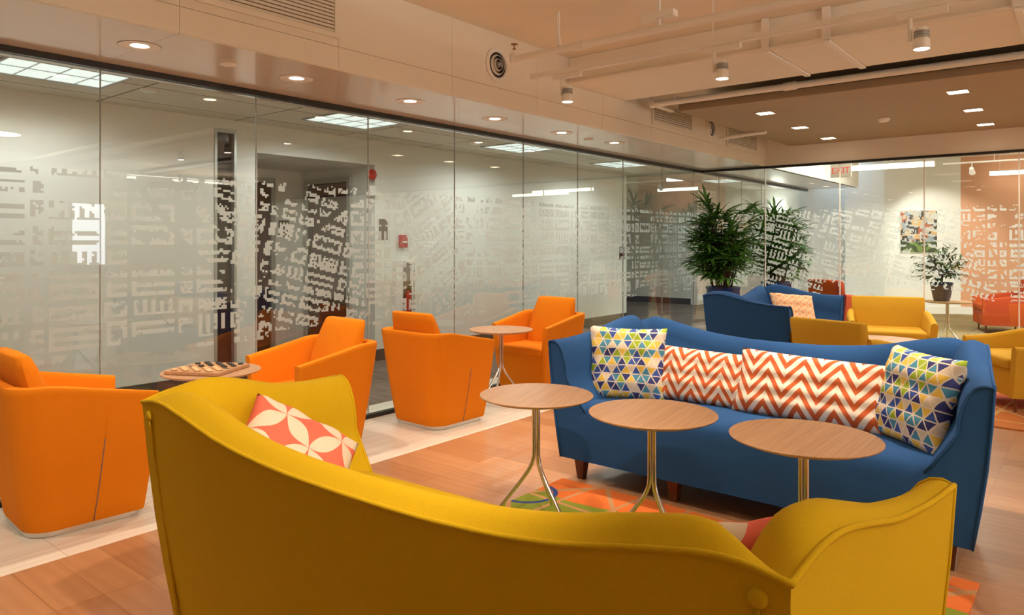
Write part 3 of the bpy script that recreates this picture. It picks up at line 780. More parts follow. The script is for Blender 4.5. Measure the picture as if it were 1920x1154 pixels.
# ------------------------------------------------------------------ orange tub chairs (face +y)
def tub_path(a, b, y0, r, n=7):
    # U from front left, round the back, to front right
    pts = []
    for i in range(9): pts.append((-a, y0+(-b+r-y0)*i/8))
    for i in range(1, n+1):
        t = pi+pi/2*i/n; pts.append((-a+r+r*cos(t), -b+r+r*sin(t)))
    for i in range(1, 9): pts.append((-a+r+(2*a-2*r)*i/8, -b))
    for i in range(1, n+1):
        t = -pi/2+pi/2*i/n; pts.append((a-r+r*cos(t), -b+r+r*sin(t)))
    for i in range(1, 9): pts.append((a, -b+r+(y0+b-r)*i/8))
    return pts
def make_tub(name, label, loc, rz, group):
    root = thing(name, label, 'armchair', loc, rz, group)
    A0, B0, Y0, R0 = .272, .262, .268, .13       # plan at the floor
    A1, B1, Y1, R1 = .372, .360, .330, .15       # plan at the top
    T = .062
    lo = tub_path(A0, B0, Y0, R0); hi = tub_path(A1, B1, Y1, R1)
    li = tub_path(A0-T, B0-T, Y0, R0-T*.6); hii = tub_path(A1-T, B1-T, Y1, R1-T*.6)
    n = len(lo); rings = []
    for i in range(n):
        f = max(0, min(1, (hi[i][1]+.18)/(Y1+.18))); H = .742-.095*f**.9
        o = lambda z, A=lo[i], Bp=hi[i]: tuple(A[k]+(Bp[k]-A[k])*((z/.725)**.82) for k in (0, 1))
        q = lambda z, A=li[i], Bp=hii[i]: tuple(A[k]+(Bp[k]-A[k])*((z/.725)**.82) for k in (0, 1))
        ring = []
        for z in (.03, .045, .12, .22, .33, .44, .54, H-.03, H-.012): 
            x, y = o(z); ring.append((x*(0.985 if z < .04 else 1), y*(0.985 if z < .04 else 1), z))
        a, b = o(H), q(H)
        for s in (.12, .35, .65, .88): ring.append((a[0]+(b[0]-a[0])*s, a[1]+(b[1]-a[1])*s, H+.004*sin(pi*s)))
        for z in (H-.012, H-.03, .5, .36, .30): x, y = q(z); ring.append((x, y, z))
        rings.append(ring)
    mb = MB(); mb.loft(rings, closed=False)
    for e in (0, -1):
        r = rings[e]; r2 = r+[(r[-1][0]*.93, r[0][1], .03)]
        cx = sum(p[0] for p in r2)/len(r2); 
        for i in range(len(r2)-1): pass
        m_ = len(r2); cen = (cx, r[7][1]+.004, .42)
        mb.add(r2+[cen], [(i, (i+1) % m_, m_) for i in range(m_)])
    mb.build('tub_shell', 'orange', root, smooth=50)
    # front skirt
    fr = []
    for z in (.03, .12, .22, .32, .385):
        s = (z/.725)**.82; a = A0+(A1-A0)*s-.03; y = Y0+(Y1-Y0)*s-.006
        fr.append([(-a, y, z), (-a*.5, y+.010, z), (0, y+.013, z), (a*.5, y+.010, z), (a, y, z), (a, y-.05, z), (-a, y-.05, z)])
    MB().loft(fr, cap0=True, cap1=True).build('front_skirt', 'orange', root, smooth=50)
    # seat cushion
    MB().box(-.285, .285, -.19, .335, .385, .455).build('seat', 'orange', root, smooth=60, bevel=.028, seg=4)
    # back cushion: a leaning tapered slab
    t = MB(); rg = []
    for z, y, wd, th in ((.44, -.145, .262, .11), (.50, -.155, .262, .12), (.62, -.188, .256, .12), (.74, -.225, .246, .105), (.82, -.252, .236, .09), (.875, -.272, .228, .075), (.887, -.277, .21, .05)):
        c = .035 if z < .88 else .02; half = th/2
        rg.append([(-wd, y-half+c*.6, z), (-wd+c, y-half, z), (0, y-half-.006, z), (wd-c, y-half, z), (wd, y-half+c*.6, z), (wd, y+half-c*.6, z), (wd-c, y+half, z), (0, y+half+.008, z), (-wd+c, y+half, z), (-wd, y+half-c*.6, z)])
    t.loft(rg, cap0=True, cap1=True).build('backrest', 'orange', root, smooth=60)
    # side zips (thin seam half way along each side)
    for sx in (-1, 1):
        pts = []
        for z in (.036, .15, .25, .35, .45):
            s = (z/.725)**.82; pts.append((sx*(A0+(A1-A0)*s+.0005), .02+.03*s*2, z))
        MB().tube(pts, .0028, 6).build('zip_seam', 'thread', root, smooth=180)
        pts = [(sx*(A0+(A1-A0)*((z/.725)**.82)+.0002), .02+.06*((z/.725)**.82), z) for z in (.45, .54, .62)]
        MB().tube(pts, .0016, 6).build('upper_seam', 'orange', root, smooth=180)
    # metal base ring
    mb = MB(); rg = []
    def full(a, b, y0, r, rf):
        p = tub_path(a, b, y0-rf, r)
        for i in range(1, 6): t_ = pi/2*i/6; p.append((a-rf+rf*cos(t_), y0-rf+rf*sin(t_)))
        for i in range(5, 0, -1): t_ = pi/2*i/6; p.append((-a+rf-rf*cos(t_), y0-rf+rf*sin(t_)))
        return p
    for z, e in ((0.0, .004), (.004, 0.0), (.028, .0), (.031, .01)):
        rg.append([(x, y, z) for x, y in full(A0-.006-e, B0-.006-e, Y0-.006-e, R0, .06)])
    MB().loft(rg, cap0=True, cap1=True).build('base_ring', 'steel', root, smooth=40)
    return root
g = 'orange tub chairs along the glass wall'
cA = make_tub('tub_chair', 'orange tub chair cut by the left edge, its back to the camera', (-3.95, 1.39, 0), -.06, g)
cA.scale = (.91, .91, .945)
dup(cA, (-3.97, 2.82, 0), pi-.06, 'orange tub chair facing the checkers table, its open seat towards it')
dup(cA, (-3.90, 3.88, 0), -.02, 'orange tub chair with its back to the camera beside the empty side table')
dup(cA, (-3.97, 5.27, 0), pi-.04, 'orange tub chair furthest from the camera, facing it behind the empty side table')
# ------------------------------------------------------------------ yellow low armchairs (face +y)
def make_arm(name, label, loc, rz, m, group, back=.74, wide=.40, legs=True):
    root = thing(name, label, 'armchair', loc, rz, group)
    # back panel
    rg = []
    for z, y, wd in ((.12, -.26, wide-.07), (.40, -.29, wide-.055), (.60, -.325, wide-.045), (back-.015, -.35, wide-.04), (back, -.353, wide-.055)):
        c = .03; th = .05 if z < back-.02 else .04
        if z == back: th = .025
        rg.append([(-wd, y-th+c, z), (-wd+c, y-th, z), (wd-c, y-th, z), (wd, y-th+c, z), (wd, y+th, z), (0, y+th+.012, z), (-wd, y+th, z)])
    MB().loft(rg, cap0=True, cap1=True).build('backrest', m, root, smooth=50)
    for sx in (-1, 1):
        rg = []
        for i in range(9):
            t = i/8; y = -.30+.62*t; h = .60-.075*smooth(t*1.1); x = sx*(wide-.035+.015*sin(pi*t)+ .01*t); th = .035
            xb = x-sx*.05
            ring = [(xb-th*.9, y, .12), (x-th, y, h-.03), (x-th*.6, y, h-.006), (x, y, h), (x+th*.6, y, h-.006), (x+th, y, h-.03), (xb+th*.9, y, .12)]
            rg.append(ring)
        MB().loft(rg, cap0=True, cap1=True).build('armrest', m, root, smooth=50)
    MB().box(-wide+.085, wide-.085, -.25, .335, .335, .425).build('seat', m, root, smooth=60, bevel=.03, seg=4)
    MB().box(-wide+.10, wide-.10, -.25, .31, .12, .334).build('seat_base', m, root, bevel=.01, seg=2)
    for sx in (-1, 1):
        for y in (-.22, .26):
            MB().lathe([(.011, 0), (.014, .119)], 12, (sx*(wide-.12), y, 0)).build('leg', 'legwood' if legs else 'steel', root, smooth=40)
    return root
g = 'golden low armchairs round the far coffee table'
yA = make_arm('low_armchair', 'golden low armchair seen square from the front, before the back glass', (-1.74, 8.50, .0112), pi+.28, 'yellow2', g)
dup(yA, (-1.71, 6.68, .0112), -.25, 'golden low armchair with its back to the long blue sofa, its back alone showing').scale = (.92, .92, .93)
dup(yA, (-.46, 7.30, .0112), 2.15, 'golden low armchair at the right edge on the red rug')
ra = make_arm('rust_armchair', 'rust armchair behind the back glass, beside the far blue loveseat', (-3.00, 11.5, 0), -.5, 'rust', 'rust armchairs beyond the back glass', back=.80, wide=.36)
dup(ra, (-1.15, 13.1, 0), pi/2+.3, 'rust armchair behind the back glass at the right edge of the picture')
# coffee table
root = thing('coffee_table', 'low round pale wood coffee table between the golden armchairs', 'coffee table', (-1.62, 7.50, .0112))
MB().lathe([(.001, .385), (.40, .385), (.42, .400), (.42, .406), (.418, .41), (.001, .41)], 56, cap=False).build('tabletop', 'oak', root, smooth=25)
for k in range(4):
    a = pi/4+pi/2*k; MB().tube([(.27*cos(a), .27*sin(a), .385), (.33*cos(a), .33*sin(a), 0)], .012, 10).build('leg', 'steel', root, smooth=40)
# ------------------------------------------------------------------ rugs
def m_rug(name, cA_, cB_, line, edge=0.0):
    m = mat(name, cA_, 0.98); t = NT(m); uv = t.coord('UV')
    def lines(rot, sc, w):
        s = t.n('ShaderNodeSeparateXYZ'); t.l(t.mapping(uv, (sc, sc, 1), rot=(0,0,rot)), s.inputs[0]); return s.outputs[0], w
    nz = t.n('ShaderNodeTexNoise'); nz.inputs['Scale'].default_value = 1.4; t.l(uv, nz.inputs['Vector'])
    f = None
    for rot, sc, w in ((.1, 3.6, .04), (1.67, 2.6, .03), (.75, 1.5, .025), (2.5, 1.9, .025)):
        x, w = lines(rot, sc, w); fr = t.math('FRACT', x)
        q = t.math('LESS_THAN', t.math('MINIMUM', fr, t.math('SUBTRACT', 1.0, fr)), w)
        f = q if f is None else t.math('MAXIMUM', f, q)
    s = t.n('ShaderNodeSeparateXYZ'); t.l(uv, s.inputs[0])
    # green park in front of a diagonal boundary
    k = t.math('ADD', t.math('MULTIPLY_ADD', s.outputs[0], 0.03, s.outputs[1]), t.math('MULTIPLY', nz.outputs[0], 0.25))
    grn = t.math('LESS_THAN', k, edge)
    c = t.mix(grn, cA_, cB_); c = t.mix(f, c, line)
    n2 = t.noise(uv, 500, 2); t.l(c, t.b.inputs['Base Color']); t.bump(n2, .5, .003); return m, t, s, c
rm, t, s, c = m_rug('street_map_rug', (0.68, 0.15, 0.02), (0.21, 0.25, 0.015), (0.48, 0.24, 0.10), 2.12)
# a blue river loop
cx_, cy_ = -.01, 1.93
dx = t.math('SUBTRACT', s.outputs[0], cx_); dy = t.math('SUBTRACT', s.outputs[1], cy_)
rr_ = t.math('SQRT', t.math('ADD', t.math('MULTIPLY', dx, dx), t.math('MULTIPLY', dy, dy)))
ring = t.math('LESS_THAN', t.math('ABSOLUTE', t.math('SUBTRACT', rr_, .15)), .013)
t.l(t.mix(ring, c, (0.02, 0.05, 0.22)), t.b.inputs['Base Color'])
M['rug'] = rm
M['rug2'] = m_rug('brick_red_map_rug', (0.44, 0.075, 0.02), (0.50, 0.16, 0.03), (0.60, 0.38, 0.16), 1.0)[0]
def rug(label, x0, x1, y0, y1, m):
    mb = MB().box(x0, x1, y0, y1, .0005, .011)
    # only the pile surface needs the map, laid out in metres
    o = mb.build('area_rug', m, recalc=True)
    ul = o.data.uv_layers.new(name='UVMap')
    for p in o.data.polygons:
        for li, vi in zip(p.loop_indices, p.vertices):
            v = o.data.vertices[vi].co; ul.data[li].uv = (v.x-x0, v.y-(1.12 if m == 'rug' else y0))
    return tag(o, label, 'rug')
rug('orange and green street map rug between the yellow and blue sofas', -2.37, -.37, 1.12, 3.36, 'rug')
rug('red and orange map rug under the golden armchairs', -2.08, .55, 6.30, 8.95, 'rug2')
# ------------------------------------------------------------------ plants
def blade(mb, p, d, up, L, W, droop, fold=.25, n=4):
    d = d.normalized(); side = d.cross(up).normalized(); vs = []; q = Vector(p); dd = Vector(d)
    for i in range(n+1):
        t = i/n; wd = W*(sin(pi*min(1, t*.86+.10)))**.7 if i < n else .001
        nrm = side.cross(dd).normalized()
        vs += [q+side*wd/2+nrm*wd*fold, q, q-side*wd/2+nrm*wd*fold]
        dd = (dd+Vector((0,0,-1))*droop/n).normalized(); q = q+dd*L/n
    fs = []
    for i in range(n):
        a = i*3; fs += [(a, a+1, a+4, a+3), (a+1, a+2, a+5, a+4)]
    mb.add(vs, fs)
def make_palm(label, loc, H0=.79, top=1.93, seed=1, spread=.42):
    R = random.Random(seed); root = thing('potted_palm', label, 'potted plant', loc)
    MB().lathe([(.15, 0), (.19, .30), (.205, H0-.03), (.215, H0-.025), (.215, H0), (.195, H0), (.19, H0-.05)], 40).build('pot', 'pot', root, smooth=35)
    MB().lathe([(.001, H0-.045), (.188, H0-.04)], 24, cap=False).build('soil', 'soil', root)
    st_ = MB(); lf = MB()
    for k in range(30):
        a = R.uniform(0, 2*pi); r0 = R.uniform(.02, .13); r1 = r0+R.uniform(.02, .16)
        h = H0+R.uniform(.25, top-H0-.22)
        p0 = Vector((r0*cos(a), r0*sin(a), H0-.04)); p1 = Vector((r1*cos(a), r1*sin(a), h))
        st_.tube([p0, (p0+p1)/2+Vector((R.uniform(-.01,.01), R.uniform(-.01,.01), 0)), p1], [.010, .009, .006], 6)
        for q in range(R.randint(5, 7)):
            t = 1-q*.11; base = p0.lerp(p1, t)
            az = R.uniform(0, 2*pi) if q else a; el = R.uniform(.15, 1.1)-q*.05+(.25 if h > 1.5 else 0)
            dr = Vector((cos(az)*cos(el), sin(az)*cos(el), sin(el)))
            L = R.uniform(.10, .22); e = base+dr*L
            st_.tube([base, base+dr*L*.6, e], [.0035, .003, .0025], 4)
            nb = R.randint(6, 9); side = dr.cross(Vector((0,0,1))).normalized()
            for b in range(nb):
                f = (b/(nb-1)*2-1)*1.25; d = dr*cos(f)+side*sin(f)+Vector((0,0,R.uniform(-.1,.1)))
                blade(lf, e, d, Vector((0,0,1)), R.uniform(.22, .31)*(1-.15*abs(f)), R.uniform(.030, .042), R.uniform(.3, .9))
    st_.build('cane_cluster', 'stem', root, smooth=60, recalc=False); lf.build('frond_cluster', 'leaf', root, smooth=60, recalc=False)
    return root
make_palm('tall bushy palm in a blue pot behind the far blue loveseat', (-3.72, 8.80, 0), seed=3)
make_palm('tall palm in a blue pot seen through the patterned back glass', (-3.62, 10.45, 0), seed=9)
def make_bush(label, loc, cat='potted plant'):
    R = random.Random(12); root = thing('potted_fig', label, cat, loc)
    MB().lathe([(.085, 0), (.10, .05), (.125, .20), (.13, .235), (.122, .235), (.115, .21)], 32).build('pot', 'pot2', root, smooth=35)
    MB().lathe([(.001, .212), (.114, .214)], 24, cap=False).build('soil', 'soil', root)
    st_ = MB(); lf = MB(); tr = [Vector((0,0,.2)), Vector((.01,0,.34)), Vector((-.01,.01,.5))]
    st_.tube(tr, [.012, .010, .006], 8)
    for k in range(60):
        t = R.random(); b = tr[0].lerp(tr[2], .2+.8*t); az = R.uniform(0, 2*pi); el = R.uniform(-.2, 1.2)
        d = Vector((cos(az)*cos(el), sin(az)*cos(el), sin(el)*.85)); L = R.uniform(.16, .36)
        pts = [b, b+d*L*.5+Vector((0,0,.02)), b+d*L]
        st_.tube(pts, [.004, .003, .0015], 4)
        for q in range(11):
            s_ = .35+.65*q/10; p = pts[0].lerp(pts[2], s_); a2 = R.uniform(0, 2*pi)
            dd = (d+Vector((cos(a2), sin(a2), R.uniform(-.7,.4)))*.9).normalized()
            blade(lf, p, dd, Vector((0,0,1)), R.uniform(.06, .10), R.uniform(.022, .034), .5, .12, 3)
    st_.build('branch_cluster', 'stem', root, smooth=60, recalc=False); lf.build('leaf_cluster', 'leaf2', root, smooth=60, recalc=False)
make_bush('small leafy plant in a dark pot on the table behind the back glass', (-1.56, 10.50, .611))
# ------------------------------------------------------------------ soffit downlights
def make_down(label, loc, lit, group, R=.10, tilt=(0, 0)):
    root = thing('recessed_downlight', label, 'ceiling light', loc, 0, group)
    MB().lathe([(R*.42, -.001), (R*.80, -.002), (R, -.0035), (R, -.0005)], 40, cap=False).build('trim_ring', 'offwhite', root, smooth=30)
    MB().lathe([(R+.004, -.0004), (R*.99, -.0006)], 40, cap=False).build('shadow_gap', 'grille', root)
    MB().lathe([(.001, -.0016), (R*.36, -.0018), (R*.44, -.0012)], 32, cap=False).build('lamp_lens', 'down_on' if lit else 'offwhite', root)
    return root
n = 0
dl = [(262, 86), (556, 147), (769, 190), (928, 223), (1053, 249), (1152, 268)]
wordy = ['largest and nearest downlight in the glossy soffit, top left', 'second downlight along the glossy soffit from the left edge', 'third downlight along the glossy soffit, left of the round wall diffuser', 'soffit downlight below the round wall diffuser', 'soffit downlight just beyond the one below the round diffuser', 'faintest soffit downlight, last before the palm']
for (px, py), lb in zip(dl, wordy):
    p = onh(px, py, ZG); p.z = ZG
    make_down(lb, p, True, 'round downlights in the soffit')
    lamp('SPOT', 'downlight_beam', (p.x, p.y, ZG-.02), 48, WARM, size=.04, spot=110, blend=.7)
for y in (-2.9, -1.3, 0.25):
    make_down('downlight in the soffit behind the camera', (-3.86, y, ZG), True, 'soffit downlights outside the picture')
    lamp('SPOT', 'downlight_beam', (-3.86, y, ZG-.02), 42, WARM, size=.04, spot=110, blend=.7)
for (px, py), lb in zip(((427, 119), (1104, 261)), ('small plain round cover in the soffit between the first two downlights', 'small round sensor in the soffit between far downlights')):
    p = onh(px, py, ZG)
    o = MB().lathe([(.001, -.012), (.035, -.012), (.045, -.008), (.047, -.0005)], 28, cap=False).build('ceiling_sensor', 'offwhite', loc=(p.x, p.y, ZG), smooth=30)
    tag(o, lb, 'ceiling sensor')
# ------------------------------------------------------------------ drop panel lights
sq = [((1435, 212), 'square panel light nearest the left edge of the tan ceiling panel'), ((1500, 239), 'middle square light in the left row of three on the tan panel'), ((1553, 259), 'square light closest to the back glass in the left row'),
      ((1796, 172), 'largest square light at the right of the tan panel'), ((1825, 206), 'middle square light in the right row of three on the tan panel'), ((1848, 233), 'square light closest to the back glass in the right row')]
for (px, py), lb in sq:
    p = onh(px, py, 2.60)
    r_ = thing('square_downlight', lb, 'ceiling light', (p.x, p.y, 2.60), 0, 'square lights in the tan ceiling panel')
    MB().box(-.072, .072, -.072, .072, -.004, -.0005).build('lamp_lens', 'square_on', r_, bevel=.001, seg=1)
    MB().box(-.082, -.073, -.082, .082, -.006, -.0005).box(.073, .082, -.082, .082, -.006, -.0005).box(-.073, .073, -.082, -.073, -.006, -.0005).box(-.073, .073, .073, .082, -.006, -.0005).build('bezel', 'panelpaint', r_)
    lamp('SPOT', 'square_downlight_beam', (p.x, p.y, 2.585), 60, WARM, size=.05, spot=125, blend=.8)
p = onh(1657, 223, 2.6)
tag(MB().lathe([(.001, -.03), (.04, -.03), (.055, -.015), (.06, -.0005)], 28, cap=False).build('smoke_detector', 'offwhite', loc=(p.x, p.y, 2.6), smooth=40), 'round smoke detector in the middle of the tan ceiling panel', 'smoke detector')
# ------------------------------------------------------------------ track with three spots
TY, TZ = 3.95, 2.476
root = thing('lighting_track', 'long white lighting track hung below the ceiling, carrying three spots', 'lighting track', (-3.05, TY, TZ))
MB().box(0, 5.5, -.018, .018, 0, .034).build('track_rail', 'offwhite', root)
for x in (.22, 1.32, 2.5, 4.0): MB().tube([(x, 0, .03), (x, 0, ZC-TZ)], .004, 8).build('suspension_rod', 'offwhite', root)
def make_spot(label, x):
    r = thing('track_spotlight', label, 'spotlight', (x, TY, TZ), 0, 'white spotlights on the lighting track')
    MB().box(-.11, .11, -.017, .017, -.034, -.0005).build('adapter', 'offwhite', r, bevel=.002, seg=1)
    MB().tube([(-.05, 0, -.034), (-.05, 0, -.05), (-.05, 0, -.15)], .011, 10).build('arm', 'offwhite', r, smooth=50)
    MB().lathe([(.020, -.09), (.026, -.088), (.030, -.10), (.030, -.14), (.036, -.148), (.038, -.19), (.034, -.192), (.030, -.18)], 28).build('lamp_head', 'offwhite', r, smooth=40)
    MB().lathe([(.031, -.105), (.034, -.105), (.034, -.112), (.031, -.112), (.031, -.118), (.034, -.118), (.034, -.125), (.031, -.125), (.031, -.131), (.034, -.131), (.034, -.138), (.031, -.138)], 28, cap=False).build('cooling_fins', 'grey', r)
    MB().lathe([(.001, -.1925), (.033, -.1925)], 24, cap=False).build('lens', 'spot_on', r)
    lamp('SPOT', 'spot_beam', (x, TY, TZ-.20), 150, WARM, size=.03, spot=62, blend=.8)
for px, py, lb in ((1064, 175), (1354, 125), (1728, 60)) and ((1064, 150, 'track spotlight at the left end of the track, beside the round diffuser'), (1354, 97, 'track spotlight in the middle of the track'), (1728, 25, 'brightest and largest track spotlight, top right')):
    u = (px-960)/FPX; z = TY/(cos(TH)+u*sin(TH)); make_spot(lb, z*(-sin(TH)+u*cos(TH)))
# ------------------------------------------------------------------ pipes
def cpipe(mb, pts, r): mb.tube(pts, r, 14)
root = thing('sprinkler_pipe', 'white sprinkler pipe below the ceiling with a brass head at its left end', 'pipe', (-3.16, 3.9, 2.625))
mb = MB(); mb.tube([(0, 0, 0), (1.2, 0, 0.0), (8.5, 0, 0)], .024, 16); mb.build('pipe_run', 'pipe', root, smooth=50)
MB().lathe([(.028, -.03), (.034, -.03), (.034, .035), (.022, .04), (.020, .06)], 20).build('elbow', 'pipe', root, smooth=40)
MB().lathe([(.010, .06), (.012, .075), (.004, .08), (.004, .10), (.026, .102), (.026, .105)], 16).build('sprinkler_head', mat('brass', (.35, .15, .06), .35, .8), root, smooth=40)
for x in (.55, 2.2, 4.2): MB().lathe([(.029, -.03), (.029, .03)], 18).build('coupling', 'pipe', root).matrix_local = Matrix.Translation((x, 0, 0)) @ Matrix.Rotation(pi/2, 4, 'Y')
for x in (.38,): 
    MB().tube([(x, 0, .02), (x, 0, .255)], .007, 8).build('hanger_rod', 'pipe', root)
    MB().lathe([(.017, 0), (.012, .05)], 12, (x, 0, .03)).build('hanger_clamp', 'pipe', root)
MB().box(1.0, 1.22, -.03, .03, .06, .10).box(1.10, 1.12, -.01, .01, .02, .255).build('bracket', 'pipe', root)
root = thing('sprinkler_pipe', 'white pipe running along the front edge of the tan ceiling panel', 'pipe', (-3.28, 6.13, 2.655))
MB().tube([(0, 0, 0), (3, 0, 0), (8.6, 0, 0)], .028, 16).build('pipe_run', 'pipe', root, smooth=50)
MB().tube([(0, 0, 0), (.0, .2, 0), (.0, .40, 0)], .022, 12).build('branch', 'pipe', root, smooth=50)
MB().lathe([(.001, -.035), (.03, -.025), (.034, 0), (.03, .03), (.001, .036)], 16, cap=False).build('elbow', 'pipe', root, smooth=60)
for x in (.22, 3.6): MB().tube([(x, 0, .02), (x, 0, .2)], .012, 8).build('hanger_rod', 'pipe', root)
MB().lathe([(.036, -.05), (.036, .05)], 18).build('coupling', 'pipe', root).matrix_local = Matrix.Translation((1.27, 0, 0)) @ Matrix.Rotation(pi/2, 4, 'Y')
tag(MB().tube([(-3.44, 8.05, 2.56), (-3.0, 8.05, 2.585), (-2.9, 8.05, 2.585)], .022, 12).build('pipe_stub', 'pipe', smooth=50), 'short white pipe stub beside the furthest louvre on the fascia', 'pipe')
# thin hanging wire and conduit near the duct
# ------------------------------------------------------------------ fascia grilles and round diffusers
def onx(px, X, h=None):
    u = (px-960)/FPX; z = -X/(sin(TH)-u*cos(TH)); return z, z*(cos(TH)+u*sin(TH))
def louvre(label, y0, y1, z0, z1, n, group):
    r = thing('wall_louvre', label, 'air grille', (BX, (y0+y1)/2, (z0+z1)/2), 0, group)
    hy, hz = (y1-y0)/2, (z1-z0)/2; f = .03
    MB().box(0, .012, -hy, hy, -hz, -hz+f).box(0, .012, -hy, hy, hz-f, hz).box(0, .012, -hy, -hy+f, -hz+f, hz-f).box(0, .012, hy-f, hy, -hz+f, hz-f).build('frame', 'cream_paint', r)
    MB().box(0, .0015, -hy+f, hy-f, -hz+f, hz-f).build('backing', 'grille', r)
    for k in range(n):
        zc = -hz+f+(2*hz-2*f)*(k+.5)/n; t = (2*hz-2*f)/n*.42
        MB().add([(.002, -hy+f, zc+t), (.002, hy-f, zc+t), (.011, hy-f, zc-t), (.011, -hy+f, zc-t), (.002, -hy+f, zc+t-.003), (.002, hy-f, zc+t-.003), (.008, hy-f, zc-t), (.008, -hy+f, zc-t)], [(0,1,2,3),(4,7,6,5),(3,2,6,7),(0,4,5,1)]).build('slat', 'cream_paint', r, recalc=False)
    return r
_, y1 = onx(634, BX); louvre('large louvred air grille at the top left of the fascia', y1-1.05, y1, 2.535, 2.87, 13, 'louvred grilles on the fascia')
_, a = onx(1222, BX); _, b = onx(1298, BX); louvre('louvred grille on the fascia beside the end of the duct', a, b, 2.53, 2.79, 9, 'louvred grilles on the fascia')
_, a = onx(1362, BX); _, b = onx(1419, BX); louvre('louvred grille furthest along the fascia, above the palm', a, min(b, BY-.1), 2.50, 2.80, 9, 'louvred grilles on the fascia')
def diffuser(label, px, zz, R=.125):
    _, y = onx(px, BX)
    r = thing('round_diffuser', label, 'air diffuser', (BX, y, zz), 0, 'round diffusers on the fascia')
    X = Matrix.Rotation(pi/2, 4, 'Y')
    for nm, pr, m in (('rim', [(R*.74, .004), (R*.80, .014), (R*.92, .016), (R, .006), (R, .0005)], 'offwhite'), ('dark_throat', [(.001, .002), (R*.78, .002)], 'dark'),
                      ('vane_ring', [(R*.60, .004), (R*.54, .018), (R*.52, .018), (R*.57, .004)], 'offwhite'), ('vane_ring', [(R*.38, .004), (R*.33, .022), (R*.31, .022), (R*.35, .004)], 'offwhite'), ('hub', [(R*.18, .004), (R*.14, .026), (.001, .026)], 'grey')):
        o = MB().lathe(pr, 40, cap=False).build(nm, m, r, smooth=40); o.matrix_local = X
diffuser('round air diffuser on the fascia left of the sprinkler head', 932, 2.655)
diffuser('round air diffuser on the fascia half hidden by the tan panel', 1333, 2.66)
# ------------------------------------------------------------------ corridor troffers, sensors, far room lamps
def troffer(label, x0, y0, dx, dy, group, power=0, z=CCZ, shown=True):
    r = thing('troffer_light', label, 'ceiling light', (x0, y0, z), 0, group)
    MB().box(0, dx, 0, .02, -.012, -.0005).box(0, dx, dy-.02, dy, -.012, -.0005).box(0, .02, .02, dy-.02, -.012, -.0005).box(dx-.02, dx, .02, dy-.02, -.012, -.0005).build('frame', 'grey', r)
    MB().box(.02, dx-.02, .02, dy-.02, -.006, -.001).build('diffuser', 'troffer_on', r)
    mb = MB()
    for k in range(1, 4): mb.box(.02, dx-.02, dy*k/4-.004, dy*k/4+.004, -.011, -.0062)
    mb.box(dx/2-.004, dx/2+.004, .02, dy-.02, -.0112, -.0062)
    mb.build('divider_grid', 'aluminium', r)
    for k in (.25, .75): lamp('SPOT', 'troffer_beam', (x0+dx/2, y0+dy*k, z-.014), 27, (.97, 1, .96), size=.012, spot=168, blend=.5)
ty = [onh(105, 138, CCZ), onh(647, 229, CCZ), onh(953, 279, CCZ), onh(1150, 309, CCZ)]
print('TROFFER', [tuple(round(v, 2) for v in t_) for t_ in ty])
for t_, lb in zip(ty, ('lit ceiling panel in the corridor at the far left', 'lit ceiling panel in the corridor above the dark door', 'lit ceiling panel in the corridor, third from the left', 'lit ceiling panel in the corridor, furthest of the four seen')):
    troffer(lb, -5.80, t_.y-.38, .61, .76, 'lit ceiling panels in the corridor')
for y in (-2.3, 12.6): troffer('lit ceiling panel in the corridor outside the picture', -5.80, y, .61, .76, 'corridor panels outside the picture')
for px, py, lb in ((278, 168, 'small round sensor on the corridor ceiling near the lit panel at far left'), (890, 268, 'small round sensor on the corridor ceiling beside the third lit panel')):
    p = onh(px, py, CCZ)
    tag(MB().lathe([(.001, -.02), (.05, -.018), (.06, -.0005)], 24, cap=False).build('ceiling_sensor', 'offwhite', loc=(p.x, p.y, CCZ), smooth=40), lb, 'ceiling sensor')
r = thing('recessed_downlight', 'unlit downlight in the lid of the door recess', 'ceiling light', (-7.1, 4.25, 2.23))
MB().lathe([(.04, -.001), (.08, -.004), (.085, -.0005)], 30, cap=False).build('trim_ring', 'steel', r); MB().lathe([(.001, -.002), (.04, -.002)], 24, cap=False).build('lamp_lens', 'steel', r)
def linear(label, x0, x1, y, z, group, zc=2.95):
    r = thing('linear_pendant', label, 'pendant light', (x0, y, z), 0, group); L = x1-x0
    MB().box(0, L, -.04, .04, .065, .08).box(-.006, 0, -.04, .04, 0, .08).box(L, L+.006, -.04, .04, 0, .08).build('housing', 'offwhite', r)
    MB().box(.001, L-.001, -.038, .038, 0, .0645).build('light_tube', 'lin_on', r)
    for x in (.15, L-.15): MB().tube([(x, 0, .08), (x, 0, zc-z)], .003, 6).build('suspension_wire', 'offwhite', r)
g = 'glowing linear pendants beyond the back glass'
def lin_px(xa, xb, py, z, lb, L=None):
    p = onh((xa+xb)/2, py, z); Y = p.y
    f = lambda px: (lambda u: (Y/(cos(TH)+u*sin(TH)))*(-sin(TH)+u*cos(TH)))((px-960)/FPX)
    linear(lb, f(xa), f(xb) if L is None else f(xa)+L, Y, z, g); print('LIN', f(xa), f(xb), Y)
lin_px(1595, 1752, 316, 2.56, 'glowing linear pendant in full view left of the art print')
lin_px(1537, 1708, 301, 2.70, 'glowing linear pendant touching the header edge above its twin')
lin_px(1856, 1990, 326, 2.56, 'glowing linear pendant over the salmon wall at the right edge')
lin_px(1820, 1990, 286, 2.70, 'glowing linear pendant along the header at the top right')
for x0, x1, y, z in ((.4, 2.2, 14.2, 2.56), (1.6, 3.4, 14.9, 2.56)): linear('linear pendant beyond the right edge seen mirrored in the glass', x0, x1, y, z, 'linear pendants outside the picture')
